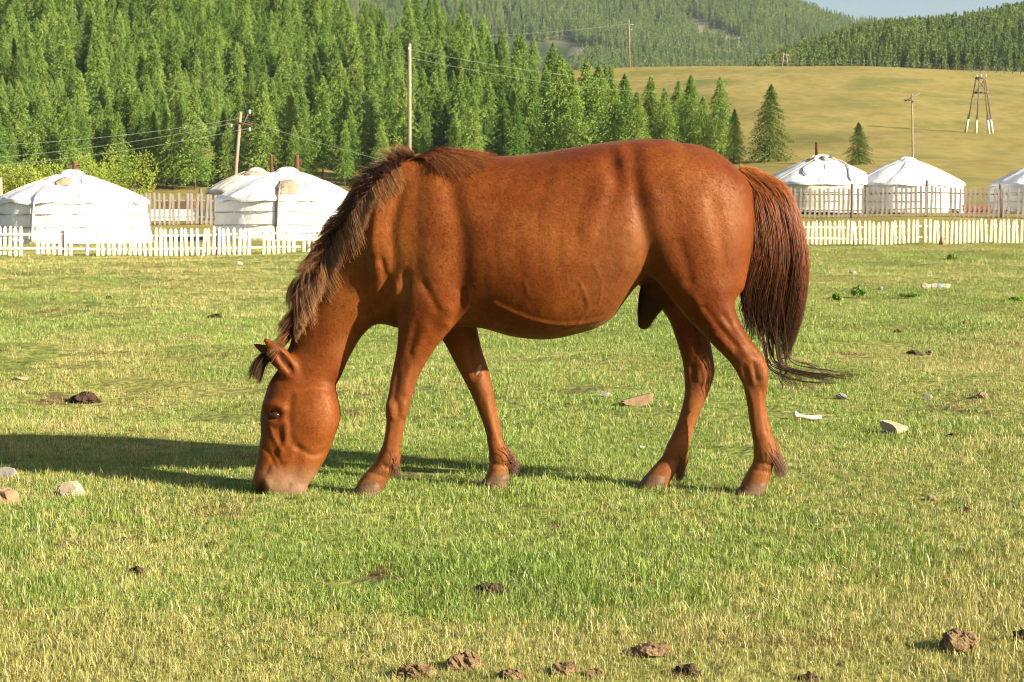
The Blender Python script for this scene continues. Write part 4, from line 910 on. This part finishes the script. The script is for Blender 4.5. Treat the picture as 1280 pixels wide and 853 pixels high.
for (a, b, lab, s) in (((430, 45, 420), (786, 30, 478), 'far wire reaching the crest pole from the forest', 1.5), ((786, 30, 478), (981, 68, 486), 'far wire from the crest pole down to the twin poles', 2.5)): wire((at(*a), at(*b)), .03, lab, s)
# four-legged pylon on the hillside
def build_pylon():
    D = 300; X = (1221 - 640) / FPX * D; z = hz(X, D); root = thing('pylon', 'four-legged wooden pylon with white concrete feet on the grass hill', 'pylon', (X, D, z))
    top = at(1222, 96, D)[2]; hgt = top - z
    cs = [(-2.35, -.6), (-1.1, -1.5), (1.1, -1.5), (2.5, -.6)]
    base = [(X - 2.3, D + 1.0), (X - 1.15, D - 1.6), (X + 1.2, D - 1.6), (X + 2.4, D + .4)]
    for bx, by in base:
        tx = X + (bx - X) * .34; ty = D + (by - D) * .3; zb = hz(bx, by); f = .36
        A = np.array([bx, by, zb - .3]); B = np.array([tx, ty, top - .4]); mid = A + (B - A) * f
        ft = mesh('foot', *tube([A, mid], [.25, .2], 8), M_conc, root); mesh('leg', *tube([A + (B - A) * (f * .75) + (.05, -.12, 0), B], [.13, .1], 8), M_greyd, root)
    for q, (hh, wd) in enumerate(((.98, .9), (.72, 1.15))):
        zz = z + hgt * hh
        mesh('crossbeam', *tube([(X - wd * (1.1 if q == 0 else 1), D - .3, zz), (X + wd * 1.1, D - .3, zz)], .13, 6), M_greyd, root)
        mesh('crossbeam', *tube([(X - wd, D + .4, zz - .1), (X + wd, D + .4, zz - .1)], .11, 6), M_greyd, root)
    mesh('brace', *tube([(X - 1.0, D - .4, z + hgt * .72), (X + .8, D - .4, z + hgt * .97)], .07, 6), M_greyd, root); mesh('brace', *tube([(X + 1.0, D - .4, z + hgt * .72), (X - .8, D - .4, z + hgt * .97)], .07, 6), M_greyd, root)
    for dx in (-.8, 0, .8): mesh('insulator', *tube([(X + dx, D - .3, top - .1), (X + dx, D - .3, top + .35)], [.12, .08], 6), M_ins, root)
build_pylon()
def twin():
    D = 486; X = (978 - 640) / FPX * D; z = hz(X, D); r = thing('utility_pole', 'pair of crossed far poles where the hill meets the wooded ridge', 'pole', (X, D, z))
    for dx in (-.9, .9): mesh('shaft', *tube([(X + dx, D, z - .3), (X + dx * .4, D, z + 4.2)], .18, 6), M_pole, r)
    mesh('crossarm', *tube([(X - 1.2, D, z + 3.6), (X + 1.2, D, z + 3.6)], .12, 6), M_pole, r)
twin()
def crest_fence():
    r = thing('wire_fence', 'thin far wire fence along the crest of the grass hill', 'fence', (*gp(870, 470), hz(*gp(870, 470)))); prev = None
    for k, px in enumerate(np.arange(870, 1330, 10)):
        D = 472 - .02 * (px - 870); X, Y = gp(px, D); z = hz(X, Y); mesh('post', *tube([(X, Y, z - .2), (X, Y, z + 1.7)], .09, 5), M_greyd, r)
        if prev is not None:
            for hh in (.7, 1.5): mesh('wire', *tube([(prev[0], prev[1], prev[2] + hh), (X, Y, z + hh)], .025, 4), M_wire, r)
        prev = (X, Y, z)
crest_fence()

# ------------------------------------------------------------------ willow bushes
def bush(px, D, wpx, py_top, label, seed, m=M_willow, name='willow_bush', cat='bush', nleaf=5200, leaf=.085):
    rs = np.random.RandomState(seed); X, Y = gp(px, D); z = hz(X, Y); top = at(px, py_top, D)[2]; h = top - z; w = wpx / FPX * D / 2
    r = thing(name, label, cat, (X, Y, z)); lob = [(rs.uniform(-.6, .6) * w, rs.uniform(-.5, .5) * w, h * rs.uniform(.35, .72), rs.uniform(.35, .6)) for _ in range(9)] + [(0, 0, h * .62, .62)]
    V = []; F = []
    for k in range(nleaf):
        L = lob[rs.randint(len(lob))]; d = rs.normal(0, 1, 3); d /= np.linalg.norm(d); rr = rs.uniform(.55, 1.05) ** .6
        c = np.array([X + L[0] + d[0] * L[3] * w * rr * .8, Y + L[1] + d[1] * L[3] * w * rr * .8, z + max(.05, L[2] + d[2] * L[3] * h * .62 * rr)])
        if c[2] > top: c[2] = top - rs.rand() * .2
        s = leaf * rs.uniform(.5, 1.3); d1 = rs.normal(0, 1, 3); d1[2] = abs(d1[2]) + .4; d1 /= np.linalg.norm(d1); d2 = np.cross(d1, rs.normal(0, 1, 3)); d2 /= np.linalg.norm(d2)
        b = len(V); V += [c - d1 * s, c + d2 * s * .45, c + d1 * s, c - d2 * s * .45]; F.append((b, b + 1, b + 2, b + 3))
    mesh('foliage', V, F, m, r, smooth=False)
    for k in range(6):
        L = lob[k]; mesh('stem', *tube([(X + rs.uniform(-.1, .1) * w, Y, z - .05), (X + L[0] * .6, Y + L[1] * .5, z + L[2] * .6), (X + L[0], Y + L[1], z + L[2])], [.05 * h / 3, .035 * h / 3, .01], 5), M_bark, r)
bush(152, 135, 108, 177, 'rounded bright green willow bush behind the bunched white ger', 1)
bush(48, 128, 96, 196, 'low spreading willow bush left of the rounded one', 2)
bush(108, 150, 70, 190, 'paler willow bush growing between two larger willows', 3)
bush(6, 140, 60, 205, 'small willow bush beside the slanted post', 4)
M_herb = leaf_material('herb', (.14, .24, .045), (.21, .31, .06), nscale=4)
def herb(px, py, wpx, hpx, label, seed):
    g = ground_at(px, py); bush(px, g[1], wpx, py - hpx, label, seed, M_herb, 'weed_plant', 'plant', 240, .035 * g[1] / 25)
herb(1073, 373, 20, 15, 'rounded green weed clump on the meadow right of the tail', 11); herb(1047, 378, 13, 11, 'smaller green weed clump beside the rounded one', 12); herb(1135, 374, 26, 7, 'low flat weed patch on the meadow beyond the bone', 13); herb(1270, 378, 24, 7, 'low weed patch at the meadow edge by the white litter', 14); herb(1190, 325, 14, 6, 'tiny weed tuft near the picket fence', 15)

# ------------------------------------------------------------------ stones, dung, bone, litter
import bmesh
M_stone = mat('pale_stone', (.46, .38, .25), (.30, .24, .155), scale=9, rough=.9, bump=.5)
M_stoneg = mat('grey_stone', (.26, .24, .215), (.16, .145, .13), scale=9, rough=.9, bump=.5)
M_stonet = mat('tan_stone', (.34, .225, .125), (.21, .14, .075), scale=12, rough=.9, bump=.6)
M_bone = mat('bone', (.62, .58, .5), (.42, .38, .31), scale=10, rough=.6, bump=.3)
M_dung = mat('dung', (.10, .055, .026), (.25, .165, .085), scale=45, rough=.95, bump=1.0, detail=8)
M_dungd = mat('dark_dung', (.035, .02, .012), (.08, .045, .025), scale=40, rough=.9, bump=1.0, detail=8)
M_plas = mat('litter_plastic', (.42, .45, .5), (.22, .27, .36), scale=8, rough=.4)
def lump(c, rx, ry, rz, seed, rough=.18, sub=3, square=0):
    bm = bmesh.new(); bmesh.ops.create_icosphere(bm, subdivisions=sub, radius=1); rs = np.random.RandomState(seed)
    V = np.array([v.co[:] for v in bm.verts]); F = [tuple(v.index for v in f.verts) for f in bm.faces]; bm.free()
    amt = np.zeros(len(V))
    for fr, am in ((1.3, 1), (2.7, .6), (5.5, .35), (11, .16)):
        o = rs.rand(3) * 10; amt += am * (vnoise(V[:, 0] * fr + o[0] + V[:, 2] * .7 * fr, V[:, 1] * fr + o[1] - V[:, 2] * .5 * fr, seed) - .5)
    V = V * (1 + rough * 2 * amt)[:, None]
    if square:
        for _ in range(11):
            q = rs.normal(0, 1, 3); q /= np.linalg.norm(q); d = V @ q; lim = rs.uniform(.5, .85); V = V - np.where(d > lim, d - lim, 0)[:, None] * q
    return np.asarray(c) + V * np.array([rx, ry, rz]), F
def stone(px, py, wpx, hpx, m, label, name='stone', cat='stone', seed=0, square=.3, rough=.32, sink=.34, flat=False):
    g = ground_at(px, py); s = g[1] / FPX; rx = wpx / 2 * s; rz = hpx * s / (2 - 2 * sink)
    o = mesh(name, *lump((g[0], g[1], g[2] + rz * (1 - sink * 2)), rx, rx * .8, rz, seed, rough, 4, square), m, origin=tuple(g), smooth=False); return tag(o, label, cat)
stone(1117, 541, 40, 19, M_stone, 'pale angular stone on the grass right of the hind hooves', seed=1, square=.35)
stone(795, 506, 44, 14, M_stonet, 'flat tan stone half sunk in grass behind the belly', seed=2)
stone(755, 496, 22, 8, M_stoneg, 'small grey stone just left of the flat tan stone', seed=3)
stone(90, 619, 46, 19, M_stone, 'tan stone lying in the shadow cast by the horse', seed=4)
stone(8, 628, 44, 17, M_stonet, 'tan stone cut off by the frame beside the horse shadow', seed=5)
stone(8, 597, 30, 15, M_stoneg, 'grey stone in the horse shadow at the frame edge', seed=6)
stone(1164, 626, 22, 7, M_stonet, 'small reddish tan stone on the grass in front of the hind hooves', seed=7)
stone(1160, 500, 14, 9, M_stoneg, 'small pale grey stone pointing up beyond the angular stone', seed=8, square=.4)
stone(1052, 499, 16, 7, M_stoneg, 'small bluish grey stone near the tail tip', seed=9)
stone(1228, 497, 18, 8, M_stonet, 'small brown stone beside the bare soil patch', seed=10)
stone(310, 573, 16, 6, M_stoneg, 'small grey stone by the muzzle in the horse shadow', seed=11) if False else None
stone(28, 475, 28, 4, M_stone, 'thin pale stone flush with the meadow far from the head', seed=12)
stone(300, 331, 8, 5, M_bone, 'tiny white pebble just in front of the picket fence', seed=13)
stone(1066, 343, 10, 5, M_stoneg, 'small grey stone far out near the weed clumps', seed=14)
stone(1101, 363, 9, 5, M_stoneg, 'small grey stone next to the rounded weed clump', seed=15)
stone(1178, 306, 12, 8, M_stonet, 'brown stone at the foot of the picket fence', seed=16)
stone(803, 561, 10, 4, M_bone, 'tiny white pebble between the hind and front legs', seed=17)
def bone():
    g = ground_at(1010, 526); s = g[1] / FPX; P = [(g[0] - 18 * s, g[1], g[2] + .034), (g[0] - 12 * s, g[1], g[2] + .026), (g[0], g[1] - .01, g[2] + .018), (g[0] + 12 * s, g[1], g[2] + .018), (g[0] + 17 * s, g[1] + .005, g[2] + .02)]
    r = thing('bone', 'white weathered bone lying on the grass under the tail tip', 'bone', g); mesh('shaft', *tube(cr(np.array(P), 4), np.interp(np.linspace(0, 1, 17), [0, .12, .3, .7, .9, 1], [.011, .015, .0125, .0135, .015, .009]), 10), M_bone, r)
    mesh('knuckle', *lump((g[0] - 16 * s, g[1] - .004, g[2] + .036), .015, .012, .016, 3, .25, 2), M_bone, r)
bone()
def litter():
    g = ground_at(1168, 361); r = thing('litter', 'crumpled white and blue plastic litter far out on the meadow', 'litter', g); rs = np.random.RandomState(4)
    for k in range(5): mesh('scrap', *lump((g[0] - .16 + .08 * k, g[1], g[2] + .03), .07, .06, rs.uniform(.02, .055), 40 + k, .35, 2), M_plas if k % 2 else M_stone, r, smooth=False)
litter()
def dung(px, py, wpx, hpx, label, seed, m=M_dung, n=14):
    rs = np.random.RandomState(seed); g = ground_at(px, py); s = g[1] / FPX; w = wpx * s / 2; h = hpx * s
    g = g - np.array([0, 0, h * .14]); r = thing('dung_pile', label, 'dung', g)
    mesh('clod', *lump((g[0], g[1], g[2] + h * .32), w * .7, w * .6, h * .42, seed, .5, 4), m, r, smooth=False)
    for k in range(int(n * 2.4)):
        a = rs.rand() * 6.28; q = rs.rand() ** .5; rr = rs.uniform(.05, .22) * min(w, h * 1.1)
        mesh('clod', *lump((g[0] + cos(a) * w * .8 * q, g[1] + sin(a) * w * .6 * q, g[2] + max(rr * .5, h * (.75 * (1 - q * q) + .1 * rs.rand()))), rr * 1.2, rr, rr * .85, seed * 31 + k, .6, 2), m, r, smooth=False)
dung(1198, 812, 62, 36, 'tall crumbly brown dung clod standing in the front grass', 1, n=22)
dung(1275, 802, 22, 18, 'dark dung clod cut off by the frame beside the tall clod', 2, M_dungd, 8)
dung(808, 818, 66, 18, 'low spread dung pile of straw-brown crumbs in front grass', 3, n=20)
dung(518, 846, 56, 20, 'brown dung clod in the dry front grass, end of the row', 4, n=16)
dung(584, 834, 50, 25, 'straw-brown dung clod beside the clod that ends the row', 5, n=18)
dung(640, 848, 40, 14, 'flat pale dung crumbs between larger dung clods', 6, n=12)
dung(705, 842, 48, 18, 'flattened straw-brown dung clod below the low spread pile', 7, n=14)
dung(745, 845, 26, 14, 'small dung clod beside the flattened one', 8, n=8)
dung(858, 846, 44, 20, 'dark brown dung clod with a deep shadow gap', 9, M_dungd, 14)
dung(1010, 852, 36, 14, 'grey-brown dung clod at the bottom edge of the grass', 10, M_dungd, 10)
dung(106, 503, 46, 16, 'dark lumpy dung heap on the meadow beyond the horse shadow', 11, M_dungd, 16)
dung(1142, 444, 22, 9, 'dark dung heap on the far meadow, larger of a pair', 12, M_dungd, 7)
dung(1161, 444, 11, 8, 'dark dung heap on the far meadow, smaller of a pair', 13, M_dungd, 4)
dung(1122, 416, 14, 5, 'dark dung lump farther out than the pair', 14, M_dungd, 4)
dung(1206, 405, 10, 7, 'brown dung lump near the bare stony strip', 15, M_dung, 4)
dung(172, 718, 24, 14, 'dark dung crumbs in green grass in front of the muzzle', 16, M_dungd, 9)
dung(264, 685, 18, 10, 'small dark dung lump in grass between crumbs and muzzle', 17, M_dungd, 6)
dung(155, 678, 40, 8, 'flat reddish brown dung crumbs scattered in the grass', 18, M_dung, 14)
dung(90, 682, 60, 8, 'long flat band of reddish dung crumbs in the grass', 19, M_dung, 16)
dung(610, 742, 50, 16, 'dark dung heap hidden in grass in front of the forelegs', 20, M_dungd, 14)
dung(1205, 640, 26, 8, 'thin dark dung streak on grass ahead of the tan stone', 21, M_dungd, 8)
dung(1050, 700, 9, 8, 'single reddish dung lump in the grass', 22, M_dung, 3)
dung(270, 397, 24, 7, 'dark dung strip on the meadow behind the head', 23, M_dungd, 6)
dung(136, 374, 9, 5, 'tiny dark dung lump far out before the picket fence', 24, M_dungd, 3)
dung(66, 376, 12, 4, 'tiny flat dung lump far out toward the first ger', 25, M_dungd, 3)
dung(1190, 546, 16, 6, 'dark dung lump just past the angular stone', 26, M_dungd, 5)

# ------------------------------------------------------------------ grass
def blade_material(name, lo, hi, tip):
    m = bpy.data.materials.new(name); n, l = nt(m); out = n['Material Output']; n.remove(n['Principled BSDF'])
    g = n.new('ShaderNodeNewGeometry'); t = n.new('ShaderNodeTexNoise'); t.inputs['Scale'].default_value = 1.1; t.inputs['Detail'].default_value = 4; l.new(g.outputs['Position'], t.inputs[0])
    a = n.new('ShaderNodeAttribute'); a.attribute_name = 'rnd'
    ad = n.new('ShaderNodeMath'); ad.operation = 'MULTIPLY_ADD'; l.new(a.outputs['Fac'], ad.inputs[0]); ad.inputs[1].default_value = .8
    sb = n.new('ShaderNodeMath'); sb.operation = 'SUBTRACT'; l.new(t.outputs[0], sb.inputs[0]); sb.inputs[1].default_value = .4; l.new(sb.outputs[0], ad.inputs[2])
    r = ramp(n, [(.1, lo), (.66, hi), (1.0, tip)]); l.new(ad.outputs[0], r.inputs[0])
    d = n.new('ShaderNodeBsdfDiffuse'); tr = n.new('ShaderNodeBsdfTranslucent'); mx = n.new('ShaderNodeMixShader'); mx.inputs[0].default_value = .22
    l.new(r.outputs[0], d.inputs[0]); l.new(r.outputs[0], tr.inputs[0]); l.new(d.outputs[0], mx.inputs[1]); l.new(tr.outputs[0], mx.inputs[2])
    gl = n.new('ShaderNodeBsdfGlossy'); gl.inputs['Roughness'].default_value = .45; gl.inputs[0].default_value = (.9, .95, .8, 1); m2 = n.new('ShaderNodeMixShader'); m2.inputs[0].default_value = .05
    l.new(mx.outputs[0], m2.inputs[1]); l.new(gl.outputs[0], m2.inputs[2]); l.new(m2.outputs[0], out.inputs[0]); return m
M_green = blade_material('green_blades', (.115, .185, .026), (.24, .325, .055), (.45, .45, .145))
M_straw = blade_material('straw_blades', (.24, .245, .06), (.44, .38, .13), (.58, .49, .22))
def tuft(name, seed, n, rad, lmin, lmax, w, m, stand=.35):
    rs = np.random.RandomState(seed); V = []; F = []; rnd = []
    for k in range(n):
        a = rs.rand() * 6.28; r = rad * rs.rand() ** .5; b = np.array([cos(a) * r, sin(a) * r, -.006]); L = rs.uniform(lmin, lmax); th = rs.rand() * 6.28; lean = abs(rs.normal(0, stand)) + .05
        d = np.array([cos(th), sin(th), 0]); p = np.array([-sin(th), cos(th), 0]); ph = rs.rand() * 6.28; p = np.array([cos(ph), sin(ph), 0])
        m1 = b + d * L * .45 * sin(lean * .7) + np.array([0, 0, L * .5 * cos(lean * .7)]); t = m1 + d * L * .55 * sin(lean * 1.5) + np.array([0, 0, L * .5 * cos(min(1.4, lean * 1.5))])
        q = len(V); ww = w * rs.uniform(.6, 1.2); V += [b - p * ww * .5, b + p * ww * .5, m1 - p * ww * .45, m1 + p * ww * .45, t]; F += [(q, q + 1, q + 3, q + 2), (q + 2, q + 3, q + 4)]; rnd += [rs.rand()] * 5
    me = bpy.data.meshes.new(name); me.from_pydata([tuple(v) for v in V], [], F); me.materials.append(m)
    at_ = me.attributes.new('rnd', 'FLOAT', 'POINT'); at_.data.foreach_set('value', np.array(rnd, np.float32)); return bpy.data.objects.new(name, me)
def dryness(x, y):
    d = vnoise(x * .55 + 3, y * .30, 41) * .6 + vnoise(x * 1.7, y * 1.1, 42) * .28 + vnoise(x * 6, y * 6, 43) * .16
    d += .8 * np.clip((4.5 - y + .5 * (vnoise(x * .8, y, 44) - .5) - .22 * x) / .6, 0, 1)
    d += .13 * np.exp(-((y - 12.0) / .9) ** 2) * (x > .6) + .10 * np.exp(-((y - 10.6) / .8) ** 2) * (x < -.8) + .10 * np.clip((y - 16) / 20, 0, 1) + .2 * np.exp(-((y - 42) / 11) ** 2) * (x < 2)
    return d
def build_grass():
    rs = np.random.RandomState(21); zones = [(3.0, 5.6, 1500), (5.6, 9.0, 760), (9.0, 16, 300), (16, 32, 85), (32, 62, 22)]
    G = [[], [], []]; S = [[], [], []]
    for zi, (y0, y1, dens) in enumerate(zones):
        wmax = .315 * y1 + 1.0; N = int((y1 - y0) * 2 * wmax * dens); x = rs.uniform(-wmax, wmax, N); y = rs.uniform(y0, y1, N); k = np.abs(x) < .315 * y + 1.0; x, y = x[k], y[k]
        z = H(x, y); d = dryness(x, y) + rs.normal(0, .12, len(x)); bare = vnoise(x * 1.9, y * 1.4, 51) * .6 + vnoise(x * 5, y * 4, 52) * .4
        keep = bare < (.79 if zi < 2 else .71); lush = .75 + .5 * vnoise(x * 1.3, y * 1.0, 61)
        sc = rs.uniform(.7, 1.15, len(x)) * lush * [1, 1, 1.1, 1.5, 2.3][zi]
        for t, msk in ((0, keep & (d <= .565)), (1, keep & (d > .565))):
            G[t].append(np.stack([x, y, z], 1)[msk]); S[t].append((sc * (1 if t == 0 else .9))[msk])
    for t, (nm, lab) in enumerate((('grass', 'short green grass covering the grazed meadow'), ('dry_grass', 'straw-coloured dry grass in patches and along the front'))):
        P = np.concatenate(G[t]); sc = np.concatenate(S[t])
        m = [M_green, M_straw][t]; pro = [tuft('tuft', 300 + 10 * t + k, 34, .05, .010, .029 + .005 * k, .0021, m, [.85, 1.0][t]) for k in range(5)] + ([tuft('tuft', 390, 16, .04, .018, .052, .0030, m, .6)] if t == 0 else [tuft('tuft', 391, 9, .03, .025, .07, .0022, m, .5)])
        scatter(nm, P, rs.rand(len(P)) * 6.28, sc, pro, lab, 'grass'); print(nm, len(P))
build_grass()

# ------------------------------------------------------------------ haze over the valley
def build_haze():
    m = bpy.data.materials.new('haze'); n, l = nt(m); n.remove(n['Principled BSDF']); v = n.new('ShaderNodeVolumePrincipled')
    v.inputs['Color'].default_value = (.72, .84, 1.0, 1); v.inputs['Density'].default_value = .000045; v.inputs['Anisotropy'].default_value = .1
    l.new(v.outputs[0], n['Material Output'].inputs['Volume'])
    o = mesh('haze', *box((0, 1750, 300), (13000, 4200, 640)), m, smooth=False); tag(o, 'thin pale haze filling the valley', None, kind='stuff')
build_haze()
